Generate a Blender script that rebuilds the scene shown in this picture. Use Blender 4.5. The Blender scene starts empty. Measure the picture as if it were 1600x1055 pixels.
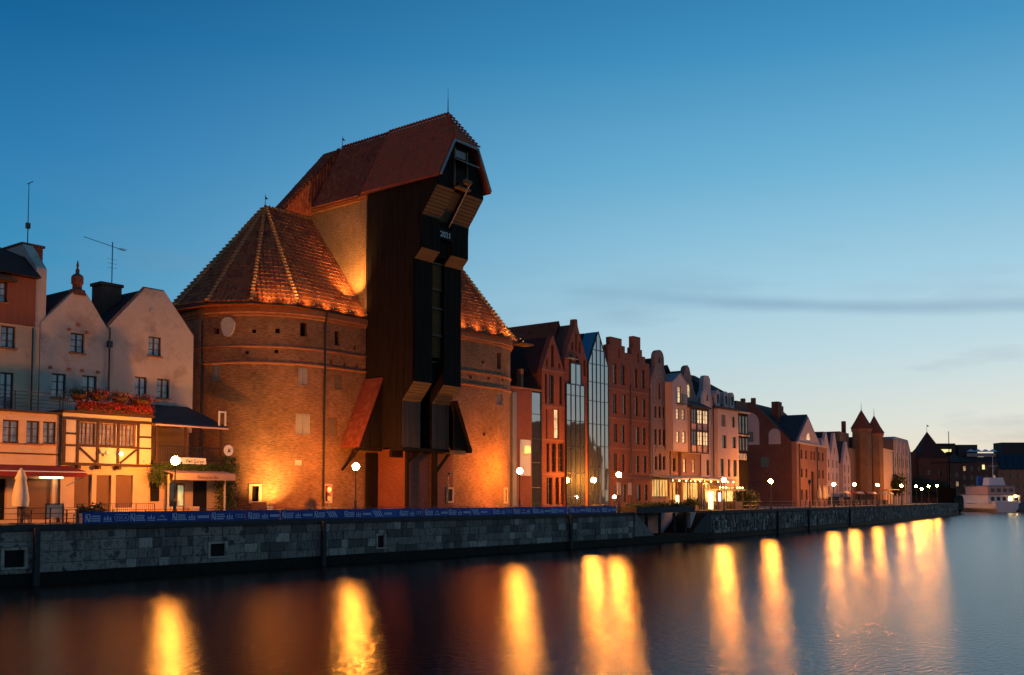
import bpy, bmesh, math, random
from mathutils import Vector, Matrix
from mathutils.geometry import tessellate_polygon
random.seed(7)
R = math.radians
SC = bpy.context.scene
COL = SC.collection

# ------------------------------------------------------------------ camera
cam = bpy.data.cameras.new('camera'); cam_o = bpy.data.objects.new('camera', cam); COL.objects.link(cam_o)
cam_o.location = (0, -52, 4.5)
cam_o.rotation_euler = (R(93), 0, math.atan2(1250, 1600) - math.pi / 2)
cam.sensor_width = 36; cam.lens = 36; cam.shift_y = 0.1042
cam.clip_start = 0.5; cam.clip_end = 6000
SC.camera = cam_o

# ------------------------------------------------------------------ sky
world = bpy.data.worlds.new('World'); SC.world = world; world.use_nodes = True
wt = world.node_tree; WN = wt.nodes; WL = wt.links
SUN_EL, SUN_AZ = R(1.0), R(95)
def ramp(nodes, stops, mode='B_SPLINE'):
    n = nodes.new('ShaderNodeValToRGB'); cr = n.color_ramp; cr.interpolation = 'LINEAR'
    while len(cr.elements) < len(stops): cr.elements.new(0.5)
    for e, (p, c) in zip(cr.elements, stops):
        e.position = p; e.color = (c[0], c[1], c[2], 1)
    return n
def s2l(r, g, b):
    f = lambda c: (c / 255 / 12.92) if c <= 10 else ((c / 255 + .055) / 1.055) ** 2.4
    return (f(r), f(g), f(b))
def wmath(op, a, b=None, c=None, clamp=False):
    n = WN.new('ShaderNodeMath'); n.operation = op; n.use_clamp = clamp
    for i, v in enumerate((a, b, c)):
        if v is None: continue
        if isinstance(v, (int, float)): n.inputs[i].default_value = v
        else: WL.new(v, n.inputs[i])
    return n.outputs[0]
tc = WN.new('ShaderNodeTexCoord'); nrm = WN.new('ShaderNodeVectorMath'); nrm.operation = 'NORMALIZE'
WL.new(tc.outputs['Generated'], nrm.inputs[0])
sep = WN.new('ShaderNodeSeparateXYZ'); WL.new(nrm.outputs[0], sep.inputs[0])
elev = wmath('MULTIPLY', sep.outputs['Z'], 2.0, clamp=True)
cold = ramp(WN, [(0, s2l(104, 166, 192)), (.2, s2l(84, 158, 192)), (.42, s2l(56, 141, 184)), (.62, s2l(40, 120, 173)), (.8, s2l(15, 98, 151)), (1, s2l(3, 72, 119))])
warm = ramp(WN, [(0, s2l(238, 212, 180)), (.05, s2l(234, 222, 200)), (.14, s2l(216, 222, 214)), (.27, s2l(190, 216, 222)), (.42, s2l(158, 203, 220)), (.6, s2l(110, 178, 209)), (.8, s2l(62, 144, 188)), (1, s2l(24, 108, 158))])
WL.new(elev, cold.inputs[0]); WL.new(elev, warm.inputs[0])
hx = wmath('DIVIDE', wmath('ADD', wmath('MULTIPLY', sep.outputs['X'], math.cos(R(-8))), wmath('MULTIPLY', sep.outputs['Y'], math.sin(R(-8)))),
           wmath('SQRT', wmath('SUBTRACT', 1.0001, wmath('MULTIPLY', sep.outputs['Z'], sep.outputs['Z']))))
az = WN.new('ShaderNodeMapRange'); az.interpolation_type = 'SMOOTHSTEP'
WL.new(hx, az.inputs[0]); az.inputs[1].default_value = .25; az.inputs[2].default_value = .93
def wmix(f, a, b, blend='MIX'):
    n = WN.new('ShaderNodeMix'); n.data_type = 'RGBA'; n.blend_type = blend
    for k, v in ((0, f), (6, a), (7, b)):
        if isinstance(v, (int, float)): n.inputs[k].default_value = v
        elif isinstance(v, tuple): n.inputs[k].default_value = (*v, 1)
        else: WL.new(v, n.inputs[k])
    return n.outputs[2]
grad0 = wmix(az.outputs[0], cold.outputs[0], warm.outputs[0])
# the sky behind the photographer, seen mirrored in the glass fronts: pale lilac grey haze low down
back = ramp(WN, [(0, s2l(150, 136, 132)), (.12, s2l(160, 150, 150)), (.3, s2l(140, 144, 152)), (.5, s2l(96, 126, 152)), (.75, s2l(40, 96, 138)), (1, s2l(5, 66, 110))]); WL.new(elev, back.inputs[0])
bz = WN.new('ShaderNodeMapRange'); bz.interpolation_type = 'SMOOTHSTEP'; WL.new(hx, bz.inputs[0]); bz.inputs[1].default_value = .3; bz.inputs[2].default_value = -.5
grad = wmix(bz.outputs[0], grad0, back.outputs[0])
# thin evening cloud: a long low streak and faint wisps over the horizon
mp = WN.new('ShaderNodeMapping'); mp.inputs['Scale'].default_value = (3.2, 3.2, 16); WL.new(nrm.outputs[0], mp.inputs[0])
nz = WN.new('ShaderNodeTexNoise'); nz.inputs['Scale'].default_value = 1.6; nz.inputs['Detail'].default_value = 5; WL.new(mp.outputs[0], nz.inputs['Vector'])
wisp = WN.new('ShaderNodeMapRange'); WL.new(nz.outputs['Fac'], wisp.inputs[0]); wisp.inputs[1].default_value = .52; wisp.inputs[2].default_value = .74
band = WN.new('ShaderNodeMapRange'); WL.new(sep.outputs['Z'], band.inputs[0])
for k, v in ((1, .30), (2, .10), (3, 0), (4, 1)): band.inputs[k].default_value = v
wispf = wmath('MULTIPLY', wmath('MULTIPLY', wisp.outputs[0], band.outputs[0]), .48)
nz2 = WN.new('ShaderNodeTexNoise'); nz2.inputs['Scale'].default_value = 2.2; nz2.inputs['Detail'].default_value = 3; WL.new(nrm.outputs[0], nz2.inputs['Vector'])
# streak height follows the azimuth: rises away from the glow
strk = wmath('SUBTRACT', wmath('ADD', sep.outputs['Z'], wmath('MULTIPLY', hx, .155)), wmath('ADD', .3135, wmath('MULTIPLY', wmath('SUBTRACT', nz2.outputs['Fac'], .5), .02)))
sfall = WN.new('ShaderNodeMapRange'); sfall.interpolation_type = 'SMOOTHSTEP'; WL.new(wmath('ABSOLUTE', strk), sfall.inputs[0])
for k, v in ((1, .0095), (2, 0), (3, 0), (4, 1)): sfall.inputs[k].default_value = v
sgate = WN.new('ShaderNodeMapRange'); sgate.interpolation_type = 'SMOOTHSTEP'; WL.new(hx, sgate.inputs[0]); sgate.inputs[1].default_value = .66; sgate.inputs[2].default_value = .9
streakf = wmath('MULTIPLY', wmath('MULTIPLY', sfall.outputs[0], sgate.outputs[0]), .34)
cl1 = wmix(wispf, grad, s2l(118, 142, 164)); cl2 = wmix(streakf, cl1, s2l(92, 128, 160))
sky = WN.new('ShaderNodeTexSky'); sky.sky_type = 'NISHITA'; sky.sun_disc = False
sky.sun_elevation = SUN_EL; sky.sun_rotation = SUN_AZ; sky.ozone_density = 4
fin = wmix(.06, cl2, sky.outputs[0])
WL.new(fin, WN['Background'].inputs[0]); WN['Background'].inputs[1].default_value = 1.0

sun = bpy.data.lights.new('sun', 'SUN'); sun.energy = .03; sun.angle = R(12); sun.color = (1, .72, .5)
sun_o = bpy.data.objects.new('sun', sun); COL.objects.link(sun_o)
sun_o.rotation_euler = (R(88), 0, R(85))       # last light from beyond the far bend of the river
vs = SC.view_settings; vs.view_transform = 'Standard'; vs.look = 'None'; vs.gamma = 1; vs.exposure = 0; vs.use_curve_mapping = False
cy = SC.cycles; cy.use_denoising = True; cy.max_bounces = 5; cy.diffuse_bounces = 2; cy.glossy_bounces = 3
cy.transmission_bounces = 2; cy.sample_clamp_indirect = 6; cy.caustics_reflective = False; cy.caustics_refractive = False
cy.blur_glossy = .5
SODIUM = (1.0, .315, .034)
LAMP_L = 980.0

# ------------------------------------------------------------------ materials
MATS = {}
def mat(name, c1, c2=None, scale=2.0, rough=.8, bump=0, bscale=None, stretch=(1, 1, 1), spec=.3, metal=0, c3=None, detail=4, coord='Object', tight=1.0):
    if name in MATS: return MATS[name]
    m = bpy.data.materials.new(name); m.use_nodes = True; nt = m.node_tree; N = nt.nodes; L = nt.links
    b = N['Principled BSDF']; b.inputs['Roughness'].default_value = rough; b.inputs['Metallic'].default_value = metal
    b.inputs['Specular IOR Level'].default_value = spec
    b.inputs['Base Color'].default_value = (*c1, 1)
    if c2 or bump:
        t = N.new('ShaderNodeTexCoord'); mpn = N.new('ShaderNodeMapping'); mpn.inputs['Scale'].default_value = stretch
        L.new(N.new('ShaderNodeNewGeometry').outputs['Position'] if coord == 'World' else t.outputs[coord], mpn.inputs[0])
        n = N.new('ShaderNodeTexNoise'); n.inputs['Scale'].default_value = scale; n.inputs['Detail'].default_value = detail; n.inputs['Roughness'].default_value = .65
        L.new(mpn.outputs[0], n.inputs['Vector'])
        if c2:
            st = [(.5 - .2 * tight, c1), (.5 + .2 * tight, c2)] if not c3 else [(.5 - .22 * tight, c1), (.5, c2), (.5 + .22 * tight, c3)]
            r = ramp(N, st); L.new(n.outputs['Fac'], r.inputs[0]); L.new(r.outputs[0], b.inputs['Base Color'])
        if bump:
            n2 = N.new('ShaderNodeTexNoise'); n2.inputs['Scale'].default_value = bscale or scale * 4; n2.inputs['Detail'].default_value = 5
            L.new(mpn.outputs[0], n2.inputs['Vector'])
            bp = N.new('ShaderNodeBump'); bp.inputs['Strength'].default_value = bump; bp.inputs['Distance'].default_value = .05
            L.new(n2.outputs['Fac'], bp.inputs['Height']); L.new(bp.outputs[0], b.inputs['Normal'])
    MATS[name] = m
    return m
def brick(name, c1, c2, mortar, bw=.29, rh=.085, grime=(.45, 1.15), bump=.5, patch=.35, rough=.85, coord='UV', streak=1.0):
    if name in MATS: return MATS[name]
    m = bpy.data.materials.new(name); m.use_nodes = True; nt = m.node_tree; N = nt.nodes; L = nt.links
    b = N['Principled BSDF']; b.inputs['Roughness'].default_value = rough; b.inputs['Specular IOR Level'].default_value = .25
    t = N.new('ShaderNodeTexCoord')
    bt = N.new('ShaderNodeTexBrick'); L.new(t.outputs[coord], bt.inputs['Vector'])
    bt.inputs['Color1'].default_value = (*c1, 1); bt.inputs['Color2'].default_value = (*c2, 1); bt.inputs['Mortar'].default_value = (*mortar, 1)
    bt.inputs['Scale'].default_value = 1; bt.inputs['Brick Width'].default_value = bw; bt.inputs['Row Height'].default_value = rh
    bt.inputs['Mortar Size'].default_value = .011; bt.inputs['Bias'].default_value = -.1
    n = N.new('ShaderNodeTexNoise'); n.inputs['Scale'].default_value = patch; n.inputs['Detail'].default_value = 7; n.inputs['Roughness'].default_value = .7
    L.new(t.outputs[coord], n.inputs['Vector'])
    r = ramp(N, [(.25, (grime[0],) * 3), (.75, (grime[1],) * 3)]); L.new(n.outputs['Fac'], r.inputs[0])
    mx = N.new('ShaderNodeMix'); mx.data_type = 'RGBA'; mx.blend_type = 'MULTIPLY'; mx.inputs[0].default_value = 1
    L.new(bt.outputs['Color'], mx.inputs[6]); L.new(r.outputs[0], mx.inputs[7])
    # worn horizontal courses
    mp2 = N.new('ShaderNodeMapping'); mp2.inputs['Scale'].default_value = (2.0, 10.5, 1); L.new(t.outputs[coord], mp2.inputs[0])
    n2 = N.new('ShaderNodeTexNoise'); n2.inputs['Scale'].default_value = 1.3; n2.inputs['Detail'].default_value = 6; L.new(mp2.outputs[0], n2.inputs['Vector'])
    r2 = ramp(N, [(.3, (1 - .45 * streak,) * 3), (.7, (1 + .2 * streak,) * 3)]); L.new(n2.outputs['Fac'], r2.inputs[0])
    mx2 = N.new('ShaderNodeMix'); mx2.data_type = 'RGBA'; mx2.blend_type = 'MULTIPLY'; mx2.inputs[0].default_value = 1
    L.new(mx.outputs[2], mx2.inputs[6]); L.new(r2.outputs[0], mx2.inputs[7]); L.new(mx2.outputs[2], b.inputs['Base Color'])
    ad = N.new('ShaderNodeMath'); ad.operation = 'MULTIPLY_ADD'; L.new(n2.outputs['Fac'], ad.inputs[0]); ad.inputs[1].default_value = .9 * streak
    iv = N.new('ShaderNodeMath'); iv.operation = 'MULTIPLY'; L.new(bt.outputs['Fac'], iv.inputs[0]); iv.inputs[1].default_value = -.6
    L.new(iv.outputs[0], ad.inputs[2])
    bp = N.new('ShaderNodeBump'); bp.inputs['Strength'].default_value = bump; bp.inputs['Distance'].default_value = .06
    L.new(ad.outputs[0], bp.inputs['Height']); L.new(bp.outputs[0], b.inputs['Normal'])
    MATS[name] = m
    return m
def emit(name, col, strength):
    if name in MATS: return MATS[name]
    m = bpy.data.materials.new(name); m.use_nodes = True; b = m.node_tree.nodes['Principled BSDF']
    b.inputs['Base Color'].default_value = (*[min(1, c) * .6 for c in col], 1)
    b.inputs['Emission Color'].default_value = (*col, 1); b.inputs['Emission Strength'].default_value = strength
    MATS[name] = m
    return m
def lit_pane(name, col, strength, dark=.35, scale=1.4):
    """a lit window: curtains and furniture make the light uneven"""
    if name in MATS: return MATS[name]
    m = emit(name, col, strength); nt = m.node_tree; N = nt.nodes; L = nt.links; b = N['Principled BSDF']
    t = N.new('ShaderNodeTexCoord'); mpn = N.new('ShaderNodeMapping'); mpn.inputs['Scale'].default_value = (2.2, 2.2, .6); L.new(t.outputs['Object'], mpn.inputs[0])
    n = N.new('ShaderNodeTexNoise'); n.inputs['Scale'].default_value = scale; n.inputs['Detail'].default_value = 3; L.new(mpn.outputs[0], n.inputs['Vector'])
    r = ramp(N, [(.35, tuple(c * dark for c in col)), (.6, col)]); L.new(n.outputs['Fac'], r.inputs[0]); L.new(r.outputs[0], b.inputs['Emission Color'])
    b.inputs['Roughness'].default_value = .1
    return m

M_BRICK = brick('tower_brick', (.52, .215, .08), (.39, .145, .055), (.36, .27, .17), grime=(.45, 1.2), bump=.55)
M_BRICK_GATE = brick('gatehouse_brick', (.48, .22, .085), (.40, .165, .065), (.36, .27, .18), grime=(.6, 1.15), bump=.4)
M_BRICK_RED = brick('red_brick', (.40, .105, .055), (.31, .075, .04), (.22, .12, .08), grime=(.75, 1.1), bump=.25, streak=.4)
M_BRICK_DARK = brick('dark_brick', (.26, .085, .05), (.19, .06, .04), (.16, .10, .07), grime=(.6, 1.1), bump=.25, streak=.5)
M_BRICK_PINK = brick('pink_brick', (.34, .19, .155), (.29, .155, .13), (.3, .22, .19), grime=(.75, 1.1), bump=.2, streak=.4)
M_BRICK_ORANGE = brick('orange_brick', (.46, .17, .09), (.40, .14, .07), (.33, .2, .13), grime=(.8, 1.1), bump=.2, streak=.35)
M_TRIM_BRICK = mat('moulded_brick', (.42, .17, .08), (.30, .11, .055), 3, .85, .4)
M_TILE = mat('clay_tile', (.30, .085, .035), (.40, .125, .05), 1.1, .8, .25, 9, c3=(.21, .055, .026), spec=.08)
M_TILE_RED = mat('red_clay_tile', (.46, .085, .04), (.54, .115, .055), 1.6, .8, .2, 12, c3=(.38, .065, .032), spec=.08)
M_TILE_OLD = mat('old_clay_tile', (.25, .055, .03), (.33, .08, .042), 1.3, .8, .25, 9, c3=(.17, .04, .025), spec=.08)
M_RIDGE = mat('ridge_tile', (.50, .22, .09), (.60, .30, .14), 3, .85, .2, spec=.1)
M_ROOF_DARK = mat('dark_roof', (.10, .038, .028), (.06, .032, .03), 1.2, .8, .3, 8, stretch=(1, 1, 3), spec=.08)
M_ROOF_SLATE = mat('slate_roof', (.055, .047, .045), (.08, .066, .062), 1.6, .75, .25, 8, spec=.12)
M_WOOD = mat('black_boarding', (.016, .0115, .009), (.028, .019, .014), 1.3, .8, .5, 14, stretch=(3, 3, .25), c3=(.010, .0075, .007), spec=.03)
M_WOOD_MID = mat('brown_boarding', (.17, .10, .055), (.23, .145, .08), 1.8, .8, .5, 10, stretch=(.4, 3, 3))
M_WOOD_SOFFIT = mat('pale_soffit_boarding', (.15, .095, .05), (.20, .13, .07), 1.8, .85, .4, 9, stretch=(.3, 2.5, 2.5))
M_BEAM = mat('dark_beam', (.055, .024, .014), (.085, .038, .02), 3, .75, .3, 14)
M_PLASTER = mat('cream_plaster', (.50, .40, .32), (.56, .455, .37), .6, .9, .12, 18, c3=(.38, .30, .24), detail=9, tight=.7)
M_PLASTER_PEACH = mat('peach_plaster', (.62, .40, .25), (.67, .45, .29), .8, .9, .1, 16, c3=(.56, .35, .21))
M_PLASTER_PINK = mat('pink_plaster', (.56, .38, .34), (.61, .43, .38), .7, .9, .08, 14)
M_PLASTER_GREY = mat('grey_pink_plaster', (.36, .29, .28), (.41, .33, .31), .7, .9, .08, 14)
M_BOARD_RED = mat('red_brown_cladding', (.24, .075, .04), (.30, .10, .055), 1.4, .8, .3, 10, stretch=(6, 6, .3))
M_STONE_CONC = mat('old_concrete', (0.175, 0.135, 0.109), (0.366, 0.276, 0.218), 1.3, .9, .55, 6, c3=(0.080, 0.060, 0.049), tight=.5, coord='World', detail=9)
M_STONES = [mat('quay_stone_a', (0.168, 0.126, 0.100), (0.287, 0.216, 0.169), 2.2, .85, .6, 7, c3=(0.080, 0.060, 0.049), tight=.6, coord='World', detail=7, stretch=(1.5, 1, .55)),
            mat('quay_stone_b', (0.071, 0.055, 0.046), (0.135, 0.103, 0.083), 2.5, .85, .6, 7, c3=(0.064, 0.051, 0.051), tight=.6, coord='World', detail=7, stretch=(1.5, 1, .55)),
            mat('quay_stone_c', (0.318, 0.239, 0.181), (0.493, 0.373, 0.290), 2.0, .85, .6, 7, c3=(0.135, 0.107, 0.091), tight=.6, coord='World', detail=7, stretch=(1.5, 1, .55)),
            mat('quay_stone_d', (0.135, 0.096, 0.086), (0.223, 0.161, 0.137), 2.4, .85, .6, 7, c3=(0.080, 0.059, 0.055), tight=.6, coord='World', detail=7, stretch=(1.5, 1, .55))]
M_ALGAE = mat('wet_algae_stone', (.010, .009, .007), (.022, .020, .015), 2.5, .7, .6, 8, spec=.08)
M_COPING = mat('dark_coping', (.03, .027, .026), (.05, .045, .042), 2, .8, .4, 8)
M_PAVING = mat('granite_paving', (.16, .14, .125), (.22, .20, .18), 1.5, .85, .3, 10)
M_IRON = mat('black_iron', (.018, .018, .02), rough=.45, spec=.5)
M_GREYMETAL = mat('grey_metal', (.22, .22, .23), (.28, .28, .28), 2, .5)
M_FRAME_DARK = mat('dark_window_frame', (.05, .03, .022), (.07, .04, .03), 3, .6)
M_FRAME_BROWN = mat('brown_window_frame', (.16, .06, .03), (.2, .08, .04), 3, .6)
M_FRAME_WHITE = mat('white_window_frame', (.62, .58, .53), (.7, .66, .6), 3, .6)
M_SHUTTER = mat('grey_shutter', (.30, .27, .25), (.36, .33, .30), 2, .8, .2, 10)
M_ROLLER = mat('brown_roller_shutter', (.17, .085, .045), (.20, .10, .055), 2, .7)
M_BLUE = mat('blue_banner', (.012, .035, .20), (.016, .045, .25), 1.2, .55)
M_BLUE2 = mat('lighter_blue_banner', (.02, .07, .30), (.025, .085, .36), 1.2, .55)
M_PRINT = mat('pale_banner_print', (.46, .48, .66), (.52, .54, .70), 3, .6)
M_WHITE = mat('white_paint', (.72, .70, .67), (.78, .76, .73), 1.5, .6)
M_REDPAINT = mat('red_paint', (.45, .02, .02), rough=.5)
M_AWN = mat('dark_red_awning', (.23, .018, .02), (.28, .024, .025), 2, .85)
M_CANVAS = mat('cream_canvas', (.62, .52, .38), (.70, .60, .45), 2, .9, .2, 6)
M_LEAF = mat('green_leaf', (.035, .06, .015), (.06, .09, .025), 5, .6)
M_LEAF_DARK = mat('dark_green_leaf', (.018, .035, .014), (.03, .05, .018), 5, .65)
M_FLOWER = mat('red_blossom', (.55, .02, .012), (.62, .07, .02), 6, .6)
M_FLOWER2 = mat('orange_blossom', (.50, .12, .02), (.45, .18, .03), 6, .6)
M_BARK = mat('bark', (.06, .04, .028), (.09, .06, .04), 4, .9, .5)
M_BLACKHOLE = mat('dark_interior', (.010, .008, .007), rough=.9)
def glass(name, col=(.015, .018, .022), rough=.04, spec=.8):
    m = mat(name, col, rough=rough, spec=spec); return m
M_PANE = glass('dark_pane')
M_PANE_SKY = mat('reflective_pane', (.30, .33, .36), rough=.03, metal=.85, spec=.8)
def wavy(m, s, k):
    N = m.node_tree.nodes; L = m.node_tree.links
    t = N.new('ShaderNodeTexCoord'); n = N.new('ShaderNodeTexNoise'); n.inputs['Scale'].default_value = s; L.new(t.outputs['Object'], n.inputs['Vector'])
    bp = N.new('ShaderNodeBump'); bp.inputs['Strength'].default_value = k; bp.inputs['Distance'].default_value = .02
    L.new(n.outputs['Fac'], bp.inputs['Height']); L.new(bp.outputs[0], N['Principled BSDF'].inputs['Normal'])
wavy(M_PANE, .9, .25); wavy(M_PANE_SKY, .35, .35)
M_PANE_WARM = lit_pane('warm_lit_pane', (1.0, .66, .32), 1.0)
M_PANE_DIM = lit_pane('dim_lit_pane', (1.0, .62, .28), .5)
M_PANE_YELLOW = lit_pane('yellow_lit_pane', (1.0, .66, .2), .6)
M_PANE_CURTAIN_SKY = mat('curtain_painted_sky_pane', (.40, .41, .43), (.09, .09, .10), 2.2, .08, spec=1.0, stretch=(1, 1, .4))  # curtain tone lightened: pale sky reflection is painted into the pane colour
M_GLOBE = emit('sodium_globe', SODIUM, LAMP_L); M_GLOBE_WEAK = emit('weaker_sodium_globe', SODIUM, LAMP_L * .85)
M_FLOODLENS = emit('floodlight_lens', (1.0, .52, .14), 5)

# ------------------------------------------------------------------ mesh helpers
class MB:
    def __init__(s): s.v = []; s.f = []; s.uv = {}
    def add(s, pts): i = len(s.v); s.v += [tuple(p) for p in pts]; return i
    def face(s, pts, uv=None):
        i = s.add(pts); s.f.append(tuple(range(i, i + len(pts))))
        if uv: s.uv[len(s.f) - 1] = uv
        return s
    def box(s, x0, x1, y0, y1, z0, z1):
        i = s.add([(x0, y0, z0), (x1, y0, z0), (x1, y1, z0), (x0, y1, z0), (x0, y0, z1), (x1, y0, z1), (x1, y1, z1), (x0, y1, z1)])
        s.f += [tuple(i + k for k in q) for q in ((0, 3, 2, 1), (4, 5, 6, 7), (0, 1, 5, 4), (1, 2, 6, 5), (2, 3, 7, 6), (3, 0, 4, 7))]
        return s
    def hexa(s, b, t):
        """bottom quad b and top quad t, both counter-clockwise seen from above"""
        i = s.add(list(b) + list(t)); n = len(b)
        s.f.append(tuple(i + k for k in reversed(range(n)))); s.f.append(tuple(i + n + k for k in range(n)))
        for k in range(n): s.f.append((i + k, i + (k + 1) % n, i + n + (k + 1) % n, i + n + k))
        return s
    def prism(s, poly, a, b, axis='y'):
        """poly in the plane across axis, run from a to b"""
        if axis == 'y': P = lambda u, w, t: (u, t, w)
        elif axis == 'x': P = lambda u, w, t: (t, u, w)
        else: P = lambda u, w, t: (u, w, t)
        n = len(poly); i = s.add([P(u, w, a) for u, w in poly] + [P(u, w, b) for u, w in poly])
        tri = tessellate_polygon([[Vector((u, w, 0)) for u, w in poly]])
        for t in tri: s.f.append(tuple(i + k for k in t)); s.f.append(tuple(i + n + k for k in reversed(t)))
        for k in range(n): s.f.append((i + k, i + (k + 1) % n, i + n + (k + 1) % n, i + n + k))
        return s
    def bar(s, p, q, r, n=6, r2=None):
        p = Vector(p); q = Vector(q); d = (q - p); L = d.length
        if L < 1e-6: return s
        d.normalize(); a = d.orthogonal().normalized(); b = d.cross(a); r2 = r if r2 is None else r2
        i = s.add([p + (a * math.cos(t) + b * math.sin(t)) * r for t in (2 * math.pi * k / n for k in range(n))] +
                  [q + (a * math.cos(t) + b * math.sin(t)) * r2 for t in (2 * math.pi * k / n for k in range(n))])
        for k in range(n): s.f.append((i + k, i + (k + 1) % n, i + n + (k + 1) % n, i + n + k))
        s.f.append(tuple(i + k for k in reversed(range(n)))); s.f.append(tuple(i + n + k for k in range(n)))
        return s
    def lathe(s, prof, n=12, c=(0, 0)):
        i = s.add([(c[0] + r * math.cos(2 * math.pi * k / n), c[1] + r * math.sin(2 * math.pi * k / n), z) for r, z in prof for k in range(n)])
        for j in range(len(prof) - 1):
            for k in range(n):
                s.f.append((i + j * n + k, i + j * n + (k + 1) % n, i + (j + 1) * n + (k + 1) % n, i + (j + 1) * n + k))
        s.f.append(tuple(i + k for k in reversed(range(n)))); s.f.append(tuple(i + (len(prof) - 1) * n + k for k in range(n)))
        return s
    def mesh(s, name):
        me = bpy.data.meshes.new(name); me.from_pydata(s.v, [], s.f)
        uvl = me.uv_layers.new(name='UVMap')
        for p in me.polygons:
            c = s.uv.get(p.index)
            if c:
                for li, uv in zip(p.loop_indices, c): uvl.data[li].uv = uv
            else:
                n = p.normal; ax = max(range(3), key=lambda k: abs(n[k]))
                for li in p.loop_indices:
                    co = me.vertices[me.loops[li].vertex_index].co
                    uvl.data[li].uv = (co.y, co.z) if ax == 0 else (co.x, co.z) if ax == 1 else (co.x, co.y)
        me.update()
        return me
def link(name, me, m=None, parent=None, loc=None, rot=0, smooth=False, kind=None, label=None):
    if m is not None and not me.materials: me.materials.append(m)
    o = bpy.data.objects.new(name, me); COL.objects.link(o)
    if parent is not None: o.parent = parent
    if loc is not None: o.location = loc
    if rot: o.rotation_euler = (0, 0, rot)
    if smooth:
        for p in me.polygons: p.use_smooth = True
    if kind: o['kind'] = kind
    if label: o['label'] = label
    return o
def put(mb, name, m, parent=None, **k):
    return link(name, mb.mesh(name), m, parent, **k)
def recalc(me):
    bm = bmesh.new(); bm.from_mesh(me); bmesh.ops.recalc_face_normals(bm, faces=bm.faces); bm.to_mesh(me); bm.free(); return me
def thing(name, label, cat, loc=(0, 0, 0), deg=0, group=None):
    o = bpy.data.objects.new(name, None); COL.objects.link(o); o.location = loc; o.rotation_euler = (0, 0, R(deg))
    o.empty_display_size = .3
    return tag(o, label, cat, group)
def tag(o, label, cat, group=None):
    o['label'] = label; o['category'] = cat
    if group: o['group'] = group
    return o
def copy_tree(o, parent=None):
    c = o.copy(); COL.objects.link(c)
    if parent is not None: c.parent = parent
    for ch in list(o.children): copy_tree(ch, c)
    return c
def ngon_facade(outline, holes, y0, thick, depth):
    """front wall with real openings: outline and holes in (u, z); openings get reveals"""
    mb = MB()
    loops = [[Vector((u, z, 0)) for u, z in outline]]
    flat = list(outline)
    for h in holes:
        loops.append([Vector((u, z, 0)) for u, z in h]); flat += h
    tris = tessellate_polygon(loops)
    for t in tris:
        a, b, c = (flat[k] for k in t)
        if (b[0] - a[0]) * (c[1] - a[1]) - (b[1] - a[1]) * (c[0] - a[0]) < 0: b, c = c, b
        mb.face([(p[0], y0, p[1]) for p in (a, b, c)], [p for p in (a, b, c)])
    for h in holes:
        n = len(h)
        for k in range(n):
            (u0, z0), (u1, z1) = h[k], h[(k + 1) % n]
            mb.face([(u0, y0, z0), (u1, y0, z1), (u1, y0 + thick, z1), (u0, y0 + thick, z0)])
    n = len(outline)
    for k in range(n):
        (u0, z0), (u1, z1) = outline[k], outline[(k + 1) % n]
        mb.face([(u0, y0, z0), (u0, y0 + depth, z0), (u1, y0 + depth, z1), (u1, y0, z1)])
    tb = tessellate_polygon([[Vector((u, z, 0)) for u, z in outline]])
    for t in tb: mb.face([(outline[k][0], y0 + depth, outline[k][1]) for k in t])
    return mb
def rect(u0, u1, z0, z1): return [(u0, z0), (u1, z0), (u1, z1), (u0, z1)]
def arch(u0, u1, z0, z1, n=8):
    r = (u1 - u0) / 2; c = (u0 + u1) / 2; zs = z1 - r
    return [(u0, z0), (u1, z0)] + [(c + r * math.cos(math.pi * k / n), zs + r * math.sin(math.pi * k / n)) for k in range(n + 1)]
WCACHE = {}
def window(parent, u0, u1, z0, z1, y, nx=2, nz=3, frame=None, pane=None, sill=None, arched=False, bar=.05, name='window'):
    """glazed opening set back in its reveal: frame with glazing bars > pane (and sill)"""
    w, h = round(u1 - u0, 2), round(z1 - z0, 2); frame = frame or M_FRAME_DARK; pane = pane or M_PANE
    key = (w, h, nx, nz, frame.name, arched, bar)
    if key not in WCACHE:
        mb = MB(); e = bar * 1.5; top = h
        mb.box(0, w, -.04, .04, 0, e).box(0, e, -.04, .04, e, h - e).box(w - e, w, -.04, .04, e, h - e).box(0, w, -.04, .04, h - e, h)
        for k in range(1, nx):
            c = w * k / nx; b2 = bar * (.9 if (nx % 2 == 0 and k == nx // 2) else .45)
            mb.box(c - b2, c + b2, -.035, .035, e, h - e)
        for k in range(1, nz):
            c = h * k / nz; mb.box(e, w - e, -.025, .025, c - bar * .4, c + bar * .4)
        WCACHE[key] = mb.mesh('window'); WCACHE[key].materials.append(frame)
    o = link(name, WCACHE[key], None, parent, loc=(u0, y, z0))
    pk = ('pane', w, h, pane.name)
    if pk not in WCACHE:
        WCACHE[pk] = MB().box(.01, w - .01, .012, .022, .01, h - .01).mesh('pane'); WCACHE[pk].materials.append(pane)
    link('pane', WCACHE[pk], None, o)
    if sill:
        sk = ('sill', w, sill.name)
        if sk not in WCACHE:
            WCACHE[sk] = MB().box(-.07, w + .07, -.32, -.045, -.09, -.005).mesh('sill'); WCACHE[sk].materials.append(sill)
        link('sill', WCACHE[sk], None, o)
    return o
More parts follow.
